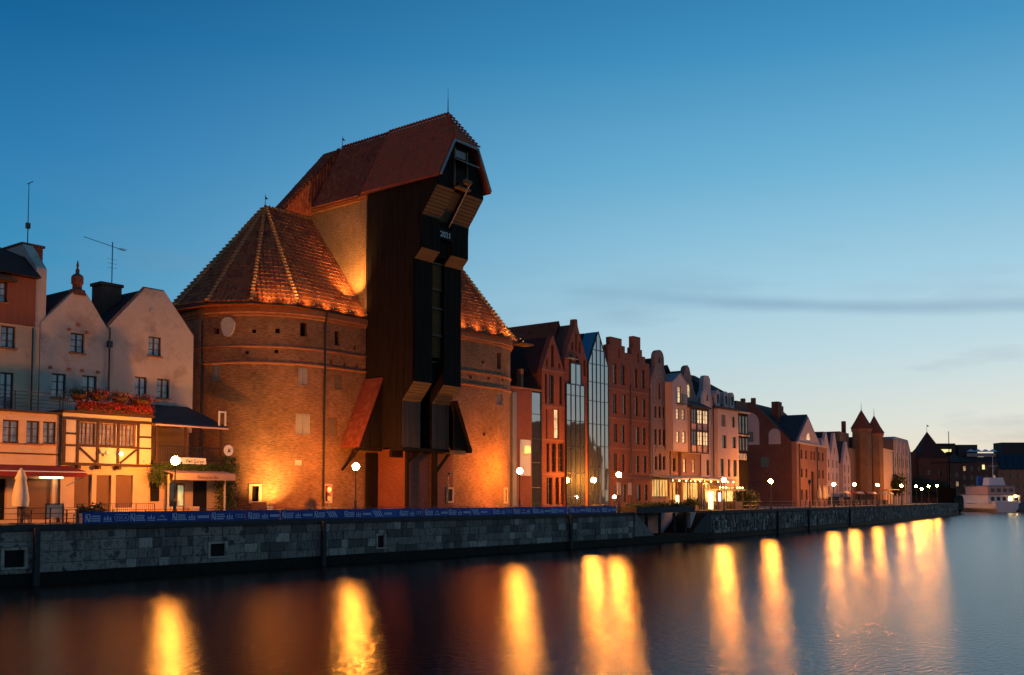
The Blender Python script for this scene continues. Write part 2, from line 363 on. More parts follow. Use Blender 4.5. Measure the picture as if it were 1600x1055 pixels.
def gable_roof(parent, u0, u1, y0, y1, ze, zr, m, over=.25, th=.22, uc=None, name='roof'):
    uc = (u0 + u1) / 2 if uc is None else uc
    sl = (zr - ze) / (uc - u0); sr = (zr - ze) / (u1 - uc)
    lift = .06
    prof = [(u0 - over, ze - over * sl + lift), (uc, zr + lift), (u1 + over, ze - over * sr + lift), (u1 + over, ze - over * sr + lift + th), (uc, zr + lift + th * 1.15), (u0 - over, ze - over * sl + lift + th)]
    o = put(MB().prism(prof, y0, y1), name, m, parent); recalc(o.data)
    return o
def body(parent, u0, u1, y0, y1, z0, ze, zr, m, uc=None):
    uc = (u0 + u1) / 2 if uc is None else uc
    o = put(MB().prism([(u0, z0), (u1, z0), (u1, ze), (uc, zr), (u0, ze)], y0, y1), 'wall', m, parent); recalc(o.data)
    return o
def text_mesh(body_, size, m, extrude=.004, align='LEFT'):
    cu = bpy.data.curves.new('lettering', 'FONT'); cu.body = body_; cu.size = size; cu.extrude = extrude; cu.align_x = align; cu.resolution_u = 3
    o = bpy.data.objects.new('lettering', cu)
    me = bpy.data.meshes.new_from_object(o); bpy.data.objects.remove(o); bpy.data.curves.remove(cu)
    me.transform(Matrix.Rotation(R(90), 4, 'X'))
    me.materials.clear(); me.materials.append(m)
    return me
def tiles(mb, quad, w=.3, h=.4, wave=.06, lift=.035, inset=.02):
    """overlapping curved tiles laid over a planar convex polygon; quad[0]-quad[1] is the eave"""
    q = [Vector(p) for p in quad]; o = q[0]; e = (q[1] - q[0]).normalized()
    nrm_ = (q[1] - q[0]).cross(q[-1] - q[0]).normalized()
    s_ = nrm_.cross(e).normalized()
    P = [((p - o).dot(e), (p - o).dot(s_)) for p in q]
    smax = max(p[1] for p in P)
    def span(t):
        xs = []
        for (a, b), (c, d) in zip(P, P[1:] + P[:1]):
            if (b - t) * (d - t) <= 0 and abs(b - d) > 1e-9: xs.append(a + (c - a) * (t - b) / (d - b))
        return (min(xs), max(xs)) if len(xs) > 1 else None
    j = 0
    while (j + .2) * h < smax:
        sp = span(min((j + .5) * h, smax - .01))
        if sp:
            a, b = sp; off = 0 if wave > .03 else (j % 2) * .5
            i0 = math.floor(a / w - off)
            while (i0 + off) * w < b:
                x0 = (i0 + off) * w; xa = max(x0, a); xb = min(x0 + w, b)
                if xb - xa > .3 * w:
                    s0 = j * h - .02; s1 = min((j + 1) * h + .05, smax)
                    jit = random.uniform(-.014, .014)
                    ks = (0, .33, .66, 1) if wave > .03 else (0, 1)
                    hs = (0, wave, wave * .85, 0) if wave > .03 else (0, 0)
                    lo = []; up = []; bt = []
                    for k, hh in zip(ks, hs):
                        x = xa + (xb - xa - .012) * k
                        lo.append(o + e * x + s_ * s0 + nrm_ * (inset + lift + hh + jit)); up.append(o + e * x + s_ * s1 + nrm_ * (inset + hh * .9))
                        bt.append(o + e * x + s_ * s0 + nrm_ * (inset + hh * .2 + jit - .01))
                    i = mb.add(lo + up + bt); n = len(ks)
                    for k in range(n - 1):
                        mb.f.append((i + k, i + k + 1, i + n + k + 1, i + n + k))
                        mb.f.append((i + 2 * n + k, i + 2 * n + k + 1, i + k + 1, i + k))
                i0 += 1
        j += 1
    return mb
def mottle(o, other, per, share=.35):
    """some tiles come from another batch"""
    o.data.materials.append(other); P_ = o.data.polygons
    for p in range(0, len(P_) - per + 1, per):
        if random.random() < share:
            for q in range(per): P_[p + q].material_index = 1
def ridge_run(mb, p, q, r=.13, step=.36, n=5):
    p = Vector(p); q = Vector(q); L = (q - p).length; d = (q - p).normalized(); k = 0
    while (k + .5) * step < L:
        a = p + d * (k * step); b = p + d * min((k + 1) * step + .06, L)
        up = Vector((0, 0, 1)); up = (up - d * up.dot(d)).normalized(); sd = d.cross(up)
        A = []; B = []
        for t in range(n):
            th = math.pi * (t / (n - 1)); c_, s2 = math.cos(th), math.sin(th)
            A.append(a + sd * c_ * r * 1.12 + up * (s2 * r * 1.1 + .16)); B.append(b + sd * c_ * r * .8 + up * (s2 * r * .7 + .02))
        i = mb.add(A + B)
        for t in range(n - 1): mb.f.append((i + t, i + t + 1, i + n + t + 1, i + n + t))
        mb.f.append(tuple(i + t for t in range(n)))
        k += 1
    return mb

# ------------------------------------------------------------------ river, land, quay
GZ = 3.1                                         # promenade level above the river
Q = [(-40, 0), (100, 0), (122, 1.6), (154, 5), (204, 11), (290, 24), (300, 25.5)]
def qy(x):
    for (a, b), (c, d) in zip(Q, Q[1:]):
        if x <= c: return b + (d - b) * (x - a) / (c - a)
    return Q[-1][1]
def water_mat():
    m = bpy.data.materials.new('river_water'); m.use_nodes = True; N = m.node_tree.nodes; L = m.node_tree.links; b = N['Principled BSDF']
    b.inputs['Base Color'].default_value = (.004, .008, .010, 1); b.inputs['Roughness'].default_value = 1; b.inputs['Specular IOR Level'].default_value = 0
    gl = N.new('ShaderNodeBsdfGlossy'); gl.distribution = 'BECKMANN'; gl.inputs['Roughness'].default_value = .235; gl.inputs['Color'].default_value = (.68, .70, .75, 1)
    fr = N.new('ShaderNodeFresnel'); fr.inputs['IOR'].default_value = 1.33
    mxs = N.new('ShaderNodeMixShader'); L.new(fr.outputs[0], mxs.inputs[0]); L.new(b.outputs[0], mxs.inputs[1]); L.new(gl.outputs[0], mxs.inputs[2]); L.new(mxs.outputs[0], N['Material Output'].inputs['Surface'])
    t = N.new('ShaderNodeTexCoord'); mp_ = N.new('ShaderNodeMapping'); mp_.inputs['Rotation'].default_value = (0, 0, R(52)); mp_.inputs['Scale'].default_value = (.45, 1.3, 1)
    L.new(t.outputs['Object'], mp_.inputs[0])
    n1 = N.new('ShaderNodeTexNoise'); n1.inputs['Scale'].default_value = 5.5; n1.inputs['Detail'].default_value = 3; L.new(mp_.outputs[0], n1.inputs['Vector'])
    n2 = N.new('ShaderNodeTexNoise'); n2.inputs['Scale'].default_value = .22; n2.inputs['Detail'].default_value = 2; L.new(mp_.outputs[0], n2.inputs['Vector'])
    a = N.new('ShaderNodeMath'); a.operation = 'MULTIPLY_ADD'; L.new(n2.outputs['Fac'], a.inputs[0]); a.inputs[1].default_value = .5; L.new(n1.outputs['Fac'], a.inputs[2])
    bp = N.new('ShaderNodeBump'); bp.inputs['Strength'].default_value = .5; bp.inputs['Distance'].default_value = .05
    L.new(a.outputs[0], bp.inputs['Height']); L.new(bp.outputs[0], gl.inputs['Normal']); L.new(bp.outputs[0], fr.inputs['Normal'])
    return m
put(MB().face([(-600, -900, 0), (3000, -900, 0), (3000, 900, 0), (-600, 900, 0)]), 'river_water', water_mat(), kind='structure')
# the land: one sheet from the quay edge inland and round the far bend
top = [(x, qy(x) + .45) for x in (-40, 85.9)] + [(85.9, 4.0), (102.2, 4.0), (102.2, qy(102.2) + .45)] + [(x, y + .45) for x, y in Q[2:]] + [(318, 30), (338, 43), (398, 64), (436, 18), (560, -140), (2500, -900), (2500, 900), (-600, 900), (-600, .45)]
mbl = MB(); tri = tessellate_polygon([[Vector((x, y, 0)) for x, y in top]])
for t in tri: mbl.face([(top[k][0], top[k][1], GZ) for k in t])
for k in range(len(top)):
    (a, b), (c, d) = top[k], top[(k + 1) % len(top)]
    mbl.face([(a, b, -1), (c, d, -1), (c, d, GZ), (a, b, GZ)])
land = put(mbl, 'pavement', M_PAVING, kind='structure'); recalc(land.data)
# bank on the photographer's side
put(MB().box(-300, 500, -700, -50.5, -1, 2.9), 'opposite_bank', M_PAVING, kind='structure')

def stone_variant(k):
    rnd = random.Random(k); mb = MB(); j = lambda s: rnd.uniform(-s, s)
    B = [(0, 1, 0), (1, 1, 0), (1, 1, 1), (0, 1, 1)]; F = [(0, .1, 0), (1, .1, 0), (1, .1, 1), (0, .1, 1)]
    e = .03
    T = [(e, j(.05), e * 1.4), (1 - e, j(.05), e * 1.4), (1 - e, j(.05), 1 - e * 1.4), (e, j(.05), 1 - e * 1.4)]
    i = mb.add(B + F + T)
    for a in (0, 4):
        for k2 in range(4): mb.f.append((i + a + 4 + k2, i + a + 4 + (k2 + 1) % 4, i + a + (k2 + 1) % 4, i + a + k2))
    mb.f.append((i + 8, i + 9, i + 10, i + 11))
    return mb.mesh('stone')
SV = []
for k in range(12):
    me = stone_variant(k); me.materials.append(M_STONES[[0, 1, 2, 3, 0, 1, 0, 3, 2, 1, 0, 3][k]]); SV.append(me)
qw = thing('quay_wall', 'grey stone block quay wall below the blue banners', 'wall', (0, 0, 0))
put(MB().box(-40, 85.7, .16, .4, -.8, 2.78), 'backing', M_COPING, qw)
put(MB().box(-40, 85.7, -.06, .155, -.8, .62), 'algae_footing', M_ALGAE, qw)
put(MB().box(-40, 85.9, -.10, .44, 2.8, 3.12), 'coping', M_COPING, qw)
OPEN = [(25.05, 26.1, .98, 1.85), (37.3, 38.35, 1.0, 1.75), (51.2, 51.85, 1.0, 1.85)]
for a, b, c, d in OPEN:
    op = put(MB().box(a - .16, b + .16, -.03, .10, d, d + .14).box(a - .16, a, -.03, .10, c - .1, d).box(b, b + .16, -.03, .10, c - .1, d).box(a, b, -.03, .10, c - .1, c), 'drain_surround', M_STONES[2], qw)
    put(MB().box(a, b, .11, .155, c, d), 'drain_opening', M_BLACKHOLE, op)
def free(x0, x1, z0, z1):
    return not any(x0 < b + .16 and x1 > a - .16 and z0 < d + .14 and z1 > c - .1 for a, b, c, d in OPEN)
rs = random.Random(3)
def course(z0, z1, x0, x1, wmin, wmax, vs):
    x = x0
    while x < x1 - .15:
        w = min(rs.uniform(wmin, wmax), x1 - x)
        if x1 - x - w < .3: w = x1 - x
        if free(x, x + w, z0, z1):
            o = link('stone', rs.choice(vs), None, qw, loc=(x + .008, rs.uniform(-.02, .03), z0 + .008)); o.scale = (w - .016, .2, z1 - z0 - .016)
        else:                                    # cut the stone at the drain
            for a, b, c, d in OPEN:
                if x < b + .16 and x + w > a - .16:
                    for p, q in ((x, a - .17), (b + .17, x + w)):
                        if q - p > .12:
                            o = link('stone', rs.choice(vs), None, qw, loc=(p + .008, rs.uniform(-.02, .03), z0 + .008)); o.scale = (q - p - .016, .2, z1 - z0 - .016)
                    for p, q in ((z0, c - .11), (d + .15, z1)):
                        if q - p > .1:
                            o = link('stone', rs.choice(vs), None, qw, loc=(max(x, a - .16), rs.uniform(-.01, .03), p + .006)); o.scale = (min(x + w, b + .16) - max(x, a - .16), .2, q - p - .012)
        x += w
CONC = MB(); 
me_c = stone_variant(40); me_c.materials.append(M_STONE_CONC)
me_c2 = stone_variant(41); me_c2.materials.append(M_STONE_CONC)
for (z0, z1) in ((.63, 1.12), (1.12, 1.68), (1.68, 2.26), (2.26, 2.79)):
    course(z0, z1, 31.8, 36.1, .5, .95, SV); course(z0, z1, 39.8, 85.7, .55, 1.25, SV)
    for a, b in ((20.0, 31.8), (36.1, 39.8)):
        if z0 < 2.2: course(z0, z1, a, b, 1.6, 3.4, [me_c, me_c2])
        else: course(z0, z1, a, b, .7, 1.6, [me_c, me_c2, SV[0], SV[3]])
for x in (26.45, 45.85, 74.6):
    put(MB().box(x, x + .28, -.34, -.11, -.5, 2.95), 'fender_post', M_COPING, qw)

# recessed landing with stairs
ls = thing('landing_stage', 'recessed concrete landing with columns and steps under a dark planter slab', 'landing')
put(MB().box(85.72, 102.2, -.05, 3.6, -.8, .75), 'landing_floor', M_ALGAE, ls)
put(MB().box(85.9, 102.2, 3.6, 4.0, .75, GZ + .3), 'back_wall', M_PLASTER_GREY, ls)
put(MB().box(85.72, 97.6, -.35, 3.55, 3.0, 3.62), 'planter_slab', M_COPING, ls)
for x in (89.0, 91.6, 94.6, 97.0):
    put(MB().lathe([(.16, .75), (.16, 2.95)], 10, (x, .5)), 'column', M_COPING, ls)
for k in range(9):
    put(MB().box(97.9 + k * .42, 102.2, .1, 3.55, .75 + k * .26, .75 + (k + 1) * .26 - .004), 'step', M_COPING, ls)
for k in range(8):
    put(MB().box(85.95, 89.0 - k * .37, .9, 3.55, .75 + k * .26, .75 + (k + 1) * .26 - .004), 'step', M_COPING, ls)
put(MB().prism([(85.9, .75), (89.6, .75), (86.1, 2.95), (85.9, 2.95)], -.04, .30), 'stair_wall', M_STONES[0], ls)
put(MB().prism([(97.62, 2.95), (98.9, 2.95), (97.62, 1.3)], .2, .6), 'pink_panel', M_PLASTER_PINK, ls)
hg = MB(); rl = random.Random(5)
def leaves(mb, n, fn, s0, s1, rnd=random):
    for _ in range(n):
        c = Vector(fn()); a = Vector((rnd.gauss(0, 1), rnd.gauss(0, 1), rnd.gauss(0, 1))).normalized(); b = a.orthogonal().normalized(); d = a.cross(b)
        s = rnd.uniform(s0, s1); ang = rnd.uniform(0, 6.28); u = b * math.cos(ang) + d * math.sin(ang); v_ = a.cross(u)
        mb.face([c - u * s, c + v_ * s * .45, c + u * s, c - v_ * s * .45])
    return mb
leaves(hg, 1500, lambda: (rl.uniform(85.9, 97.4), rl.uniform(-.2, 1.2), 3.64 + abs(rl.gauss(0, .18))), .08, .16, rl)
put(hg, 'hedge', M_LEAF_DARK, ls)
rw = thing('quay_wall', 'rough rubble quay wall running on under the far street lamps', 'wall')
mbr = MB(); mbb = MB(); mbt = MB(); mba = MB(); rr = random.Random(9)
pts = [(102.2, qy(102.2))] + Q[2:]
for (x0, y0), (x1, y1) in zip(pts, pts[1:]):
    L_ = math.hypot(x1 - x0, y1 - y0); dx, dy = (x1 - x0) / L_, (y1 - y0) / L_; nx_, ny_ = dy, -dx
    P = lambda t, d, z: (x0 + dx * t + nx_ * d, y0 + dy * t + ny_ * d, z)
    for mb_, d0, d1, z0, z1 in ((mbb, -.5, -.12, -.8, 2.72), (mba, -.119, .10, -.8, .55), (mbt, -.46, .12, 2.74, 3.12)):
        b = [P(0, d1, z0), P(L_, d1, z0), P(L_, d0, z0), P(0, d0, z0)]; mb_.hexa(b, [(x, y, z1) for x, y, _ in b])
    t = 0
    while t < L_ - .1:
        w = min(rr.uniform(.35, .8), L_ - t); z = .56
        while z < 2.6:
            h = min(rr.uniform(.35, 1.0), 2.72 - z)
            if 2.72 - z - h < .25: h = 2.72 - z
            d = rr.uniform(-.04, .08); g = .03; sk = rr.uniform(-.08, .08)
            fr = [P(t + g, -.11, z + g), P(t + w - g, -.11, z + g), P(t + w - g, -.11, z + h - g), P(t + g, -.11, z + h - g)]
            ft = [P(t + g * 2 + sk, d, z + g * 2), P(t + w - g * 2 + sk, d + rr.uniform(-.05, .05), z + g * 2), P(t + w - g * 2, d, z + h - g * 2), P(t + g * 2, d + rr.uniform(-.05, .05), z + h - g * 2)]
            i = mbr.add(fr + ft); mbr.f.append((i + 4, i + 5, i + 6, i + 7))
            for k in range(4): mbr.f.append((i + k, i + (k + 1) % 4, i + 4 + (k + 1) % 4, i + 4 + k))
            z += h
        t += w
put(mbb, 'backing', M_COPING, rw); put(mba, 'algae_footing', M_ALGAE, rw); put(mbt, 'coping', M_COPING, rw)
o = put(mbr, 'rubble_stones', None, rw, kind='stuff')
for m in M_STONES: o.data.materials.append(m)
for p in range(0, len(o.data.polygons), 5):
    k = rr.choice((0, 0, 1, 1, 2, 3))
    for q in range(5): o.data.polygons[p + q].material_index = k
for x in (123.2, 137, 160):
    y = qy(x); put(MB().box(x, x + .3, y - .3, y - .05, -.5, 2.9), 'fender_post', M_COPING, rw)

# ------------------------------------------------------------------ the crane gate
cr = thing('harbour_crane_gate', 'huge dark timber crane house between two round brick towers with tiled roofs', 'crane gate')
def path_left():
    """(s, x, y, normal angle) along the wall, walking left to right seen from the river"""
    Rr, cx_, cy_ = 6.55, 51.5, 12.65
    out = []; n = 60
    for k in range(n + 1):
        th = 100 + 170 * k / n; out.append((Rr * R(th - 100), cx_ + Rr * math.cos(R(th)), cy_ + Rr * math.sin(R(th)), th))
    return out, [(out[-1][0] + d, cx_ + d, cy_ - Rr, 270) for d in (.7, 1.4, 2.1, 2.8, 3.5, 4.3)]
def path_right():
    Rr, cx_, cy_ = 5.3, 69.1, 8.9; out = []; flat = [(d, 61.0 + d, cy_ - Rr, 270) for d in (0, 1, 2, 3, 4, 5, 6, 7, 7.6)]
    n = 60; s0 = 8.1
    for k in range(n + 1):
        th = 270 + 170 * k / n; out.append((s0 + Rr * R(th - 270), cx_ + Rr * math.cos(R(th)), cy_ + Rr * math.sin(R(th)), th))
    return flat, out
def sampler(pts):
    def f(s):
        for a, b in zip(pts, pts[1:]):
            if s <= b[0] + 1e-9:
                t = (s - a[0]) / (b[0] - a[0]); return tuple(a[i] + (b[i] - a[i]) * t for i in (1, 2, 3))
        return pts[-1][1:]
    return f
def path_wall(pts, z0, z1, holes, depth=.4):
    f = sampler(pts); ss = sorted(set([round(p[0], 4) for p in pts] + [round(v, 4) for h in holes for v in h[:2]])); zs = sorted(set([z0, z1] + [v for h in holes for v in h[2:4]] + [z0 + (z1 - z0) * k / 8 for k in range(9)]))
    mb = MB()
    for a, b in zip(ss, ss[1:]):
        if b - a < 1e-4: continue
        xa, ya, na = f(a); xb, yb, nb = f(b)
        for c, d in zip(zs, zs[1:]):
            if any(a >= h[0] - 1e-4 and b <= h[1] + 1e-4 and c >= h[2] - 1e-6 and d <= h[3] + 1e-6 for h in holes): continue
            mb.face([(xa, ya, c), (xb, yb, c), (xb, yb, d), (xa, ya, d)], [(a, c), (b, c), (b, d), (a, d)])
    for h in holes:
        s0, s1, c, d = h[:4]; xa, ya, na = f(s0); xb, yb, nb = f(s1)
        ia = (xa - math.cos(R(na)) * depth, ya - math.sin(R(na)) * depth); ib = (xb - math.cos(R(nb)) * depth, yb - math.sin(R(nb)) * depth)
        mb.face([(xa, ya, c), (ia[0], ia[1], c), (ia[0], ia[1], d), (xa, ya, d)]); mb.face([(xb, yb, c), (xb, yb, d), (ib[0], ib[1], d), (ib[0], ib[1], c)])
        mb.face([(xa, ya, d), (ia[0], ia[1], d), (ib[0], ib[1], d), (xb, yb, d)]); mb.face([(xa, ya, c), (xb, yb, c), (ib[0], ib[1], c), (ia[0], ia[1], c)])
    return mb
def path_band(pts, prof):
    mb = MB()
    for a, b in zip(pts, pts[1:]):
        for (d0, z0), (d1, z1) in zip(prof, prof[1:]):
            q = []
            for p, d, z in ((a, d0, z0), (b, d0, z0), (b, d1, z1), (a, d1, z1)):
                q.append((p[1] + math.cos(R(p[3])) * d, p[2] + math.sin(R(p[3])) * d, z))
            mb.face(q)
    return mb
def fit(parent, f, h, kind):
    """what fills an opening of the tower: dark loophole, shutter, barred or glazed window"""
    s0, s1, z0, z1 = h; x, y, n = f((s0 + s1) / 2); w = s1 - s0
    rot = R(n - 270); nx_, ny_ = math.cos(R(n)), math.sin(R(n)); tx, ty = -ny_, nx_
    def at(o, d): o.location = (x - nx_ * d - tx * w / 2, y - ny_ * d - ty * w / 2, z0); o.rotation_euler = (0, 0, rot)
    if kind == 'dark':
        at(put(MB().box(0, w, 0, .05, 0, z1 - z0), 'loophole_back', M_BLACKHOLE, parent), .36)
    elif kind == 'shutter':
        o = put(MB().box(0, w / 2 - .01, 0, .06, 0, z1 - z0), 'shutter', M_SHUTTER, parent); at(o, .08)
        o2 = put(MB().box(w / 2 + .01, w, 0, .06, 0, z1 - z0), 'shutter', M_SHUTTER, parent); at(o2, .08)
        for oo, a in ((o, 0), (o2, w / 2 + .01)):
            put(MB().box(a + .05, a + w / 2 - .06, -.03, -.002, .12, .22).box(a + .05, a + w / 2 - .06, -.03, -.002, z1 - z0 - .22, z1 - z0 - .12), 'batten', M_SHUTTER, oo)
    elif kind == 'browndoor':
        at(put(MB().box(0, w, 0, .06, 0, z1 - z0), 'shutter', M_WOOD_MID, parent), .1)
    elif kind == 'bars':
        o = window(parent, 0, w, z0, z1, 0, 4, 3, M_GREYMETAL, M_PANE_CURTAIN_SKY); at(o, .12)
    elif kind == 'surround':
        o = put(MB().box(-.2, 0, -.05, .1, -.15, z1 - z0 + .15).box(w, w + .2, -.05, .1, -.15, z1 - z0 + .15).box(0, w, -.05, .1, z1 - z0, z1 - z0 + .15).box(0, w, -.05, .1, -.15, 0), 'stone_surround', M_PLASTER_PEACH, parent); at(o, 0)
        at(put(MB().box(0, w, 0, .05, 0, z1 - z0), 'loophole_back', M_BLACKHOLE, parent), .36)
arcL, flatL = path_left(); PL = arcL + flatL; fL = sampler(PL)
def th(a, w, z0, z1, Rr=6.55, base=100, s0=0): s = s0 + Rr * R(a - base); return (s - w / 2, s + w / 2, z0, z1)
def fx(X, w, z0, z1): s = arcL[-1][0] + X - 51.5; return (s - w / 2, s + w / 2, z0, z1)
HL = [(th(254.1, .56, 16.42, 17.46), 'dark'), (th(222.4, .28, 16.45, 16.75), 'dark'), (th(237.1, .34, 16.5, 16.85), 'dark'), (th(218.2, .26, 14.9, 15.15), 'dark'),
      (th(236.5, .28, 15.05, 15.3), 'dark'), (th(197, .75, 13.05, 14.21), 'bars'), (th(254, .78, 12.81, 14.08), 'shutter'), (th(254.4, 1.2, 9.17, 10.68), 'shutter'),
      (th(196.9, .5, 16.45, 16.9), 'dark'), (th(224.5, .5, 4.25, 5.35), 'surround'),
      (fx(52.8, .55, 16.06, 17.2), 'dark'), (fx(54.6, .25, 15.9, 16.3), 'dark'), (fx(52.95, .9, 12.75, 13.83), 'browndoor'), (fx(52.35, .95, 9.18, 10.55), 'browndoor'), (fx(51.95, .5, 4.25, 5.4), 'surround'),
      (fx(52.2, .22, 14.6, 14.95), 'dark'), (fx(53.6, .22, 14.55, 14.95), 'dark'), (fx(54.9, .22, 14.55, 14.95), 'dark')]
HL = [(tuple(round(v, 3) for v in h), k) for h, k in HL]
tw = put(path_wall(PL, GZ - .1, 18.55, [h for h, k in HL]), 'tower_wall', M_BRICK, cr)
for h, k in HL: fit(cr, fL, h, k)
for prof in ([(0, 17.72), (.14, 17.78), (.14, 17.9), (.26, 18.0), (.26, 18.5)], [(0, 15.42), (.10, 15.47), (.10, 15.57), (0, 15.62)], [(0, 14.22), (.13, 14.28), (.13, 14.38), (0, 14.46)]):
    put(path_band(PL, prof), 'string_course', M_TRIM_BRICK, cr)
# pale weathered plaque high on the tower
x, y, n = fL(th(205.2, 1, 0, 0)[0] + .5); pm = MB()
prof = [(.05 + .52 * math.cos(t) * (1 + .12 * math.sin(3 * t)), .78 * math.sin(t) * (1 + .08 * math.cos(2 * t))) for t in (2 * math.pi * k / 18 for k in range(18))]
pm.prism(prof, -.14, .1); o = put(pm, 'stone_plaque', mat('pale_stone', (.55, .48, .38), (.66, .6, .5), 4, .8, .6, 9), cr, loc=(x, y, 16.93), rot=R(n - 270))
recalc(o.data)
x, y, n = fL(th(251.3, 1, 0, 0)[0] + .5); put(MB().box(-.25, .25, -.03, .1, -.2, .2), 'wall_tablet', M_PLASTER, cr, loc=(x, y, 7.07), rot=R(n - 270))
def pipe(name, pts_, r=.07, parent=cr, m=None):
    mb = MB()
    for a, b in zip(pts_, pts_[1:]): mb.bar(a, b, r, 8)
    return put(mb, name, m or M_IRON, parent)
pipe('downpipe', [(51.3, 5.6, 18.4), (51.45, 5.95, 17.6), (51.45, 5.95, 3.1)])
xx, yy = 51.5 + 6.68 * math.cos(R(186)), 12.65 + 6.68 * math.sin(R(186)); x2, y2 = 51.5 + 7.1 * math.cos(R(190)), 12.65 + 7.1 * math.sin(R(190))
pipe('downpipe', [(x2, y2, 18.4), (xx, yy, 17.4), (xx, yy, 3.1)])
pipe('lightning_rod', [(44.9 + .9, 8.7, 3.1), (45.8, 8.7, 4.9)], .03)
flatR, arcR = path_right(); PR = flatR + arcR; fR = sampler(PR)
def thr(a, w, z0, z1): s = 8.1 + 5.3 * R(a - 270); return (s - w / 2, s + w / 2, z0, z1)
def fxr(X, w, z0, z1): return (X - 61.0 - w / 2, X - 61.0 + w / 2, z0, z1)
HR = [(thr(273, .6, 15.74, 17.17), 'dark'), (thr(274, .8, 12.56, 13.64), 'bars'), (fxr(67.1, .3, 15.98, 16.26), 'dark'), (fxr(65.5, .28, 14.55, 14.8), 'dark'), (fxr(67.9, .28, 14.65, 14.9), 'dark'),
      (thr(279, .28, 14.7, 14.95), 'dark'), (fxr(67.3, .34, 9.8, 10.1), 'dark'), (thr(286, .45, 4.15, 5.25), 'surround')]
HR = [(tuple(round(v, 3) for v in h), k) for h, k in HR]
put(path_wall(PR, GZ - .1, 18.55, [h for h, k in HR]), 'tower_wall', M_BRICK, cr)
for h, k in HR: fit(cr, fR, h, k)
for prof in ([(0, 17.72), (.14, 17.78), (.14, 17.9), (.26, 18.0), (.26, 18.5)], [(0, 15.02), (.10, 15.07), (.10, 15.17), (0, 15.22)], [(0, 13.9), (.13, 13.96), (.13, 14.06), (0, 14.14)]):
    put(path_band(PR, prof), 'string_course', M_TRIM_BRICK, cr)
# tower roofs
def tower_roof(eave, A, B, last_first):
    """eave polygon points left to right; fan to apex A, one long facet up to ridge A-B"""
    zc = [Vector(p) for p in eave]; facets = []
    if not last_first:
        for a, b in zip(zc[:-2], zc[1:-1]): facets.append([a, b, A])
        facets.append([zc[-2], zc[-1], B, A])
    else:
        facets.append([zc[0], zc[1], A, B])
        for a, b in zip(zc[1:-1], zc[2:]): facets.append([a, b, A])
    mb = MB(); tl = MB()
    for f in facets: mb.face(f); tiles(tl, f, .36, .44, .085, .055)
    for a, b in zip(zc, zc[1:]):                  # eave board
        dn = Vector((0, 0, -.16)); mb.face([a + dn, b + dn, b, a])
    c = sum(zc, Vector()) / len(zc)
    for a, b in zip(zc, zc[1:]): mb.face([b + Vector((0, 0, -.16)), a + Vector((0, 0, -.16)), c + Vector((0, 0, -.16))])
    ro = put(mb, 'tower_roof', M_TILE_OLD, cr); mottle(put(tl, 'roof_tiles', M_TILE, ro, kind='stuff'), M_TILE_OLD, 6, .2)
    rd = MB()
    hips = zc[1:-1] if not last_first else zc[1:-1]
    for h in hips: ridge_run(rd, h, A, .15, .37)
    ridge_run(rd, A, B, .14, .37); put(rd, 'ridge_tiles', M_RIDGE, ro, kind='stuff')
    gt = MB()
    for a, b in zip(zc, zc[1:]): gt.bar(a + Vector((0, 0, -.12)), b + Vector((0, 0, -.12)), .085, 8)
    put(gt, 'gutter', M_IRON, ro)
    vn = MB(); vn.bar(A + Vector((0, 0, .1)), A + Vector((0, 0, 1.1)), .03, 6, .012); vn.lathe([(.01, .12), (.12, .22), (.01, .34)], 8)
    vn2 = MB(); vn2.bar(A, A + Vector((0, 0, 1.15)), .035, 6, .015); vn2.face([A + Vector((0, 0, .7)), A + Vector((.3, 0, .8)), A + Vector((0, 0, 1.0))])
    put(vn2, 'finial', M_IRON, ro)
    return ro, facets
eL = [(51 + 7.25 * math.cos(R(a)), 12.65 + 7.25 * math.sin(R(a)), 18.6) for a in (95, 121, 147, 173, 199, 225, 251)] + [(55.72, 5.8, 18.6)]
AL, BL = Vector((51, 12.65, 27.4)), Vector((55.72, 12.65, 27.4))
roL, fcL = tower_roof(eL, AL, BL, False)
eR = [(61.15, 3.1, 18.6)] + [(68.9 + 5.9 * math.cos(R(a)), 8.9 + 5.9 * math.sin(R(a)), 18.6) for a in (280, 313, 346, 19, 52, 85)]
AR, BR = Vector((68.9, 8.9, 26.3)), Vector((61.15, 8.9, 26.3))
roR, fcR = tower_roof(eR, AR, BR, True)
put(MB().box(72.2, 73.9, 3.2, 4.4, 18.25, 18.4), 'eave_board', M_WOOD_MID, cr)
def floodlight(parent, pos, aim, energy, blend=.9, angle=100, col=(1.0, .50, .12), size=.14, radius=.08):
    """small fixture with its own lamp"""
    p = Vector(pos); d = (Vector(aim) - p).normalized()
    mb = MB(); mb.bar(p - d * .22, p - d * .03, size * .6, 8, size); o = put(mb, 'floodlight', M_IRON, parent)
    put(MB().bar(p - d * .028, p - d * .018, size * .9, 8), 'lens', M_FLOODLENS, o)
    ld = bpy.data.lights.new('flood', 'SPOT'); ld.energy = energy; ld.color = col; ld.spot_size = R(angle); ld.spot_blend = blend; ld.shadow_soft_size = radius
    lo = bpy.data.objects.new('flood_beam', ld); COL.objects.link(lo); lo.location = p; lo.rotation_euler = d.to_track_quat('-Z', 'Y').to_euler()
    lo.parent = o
    return o
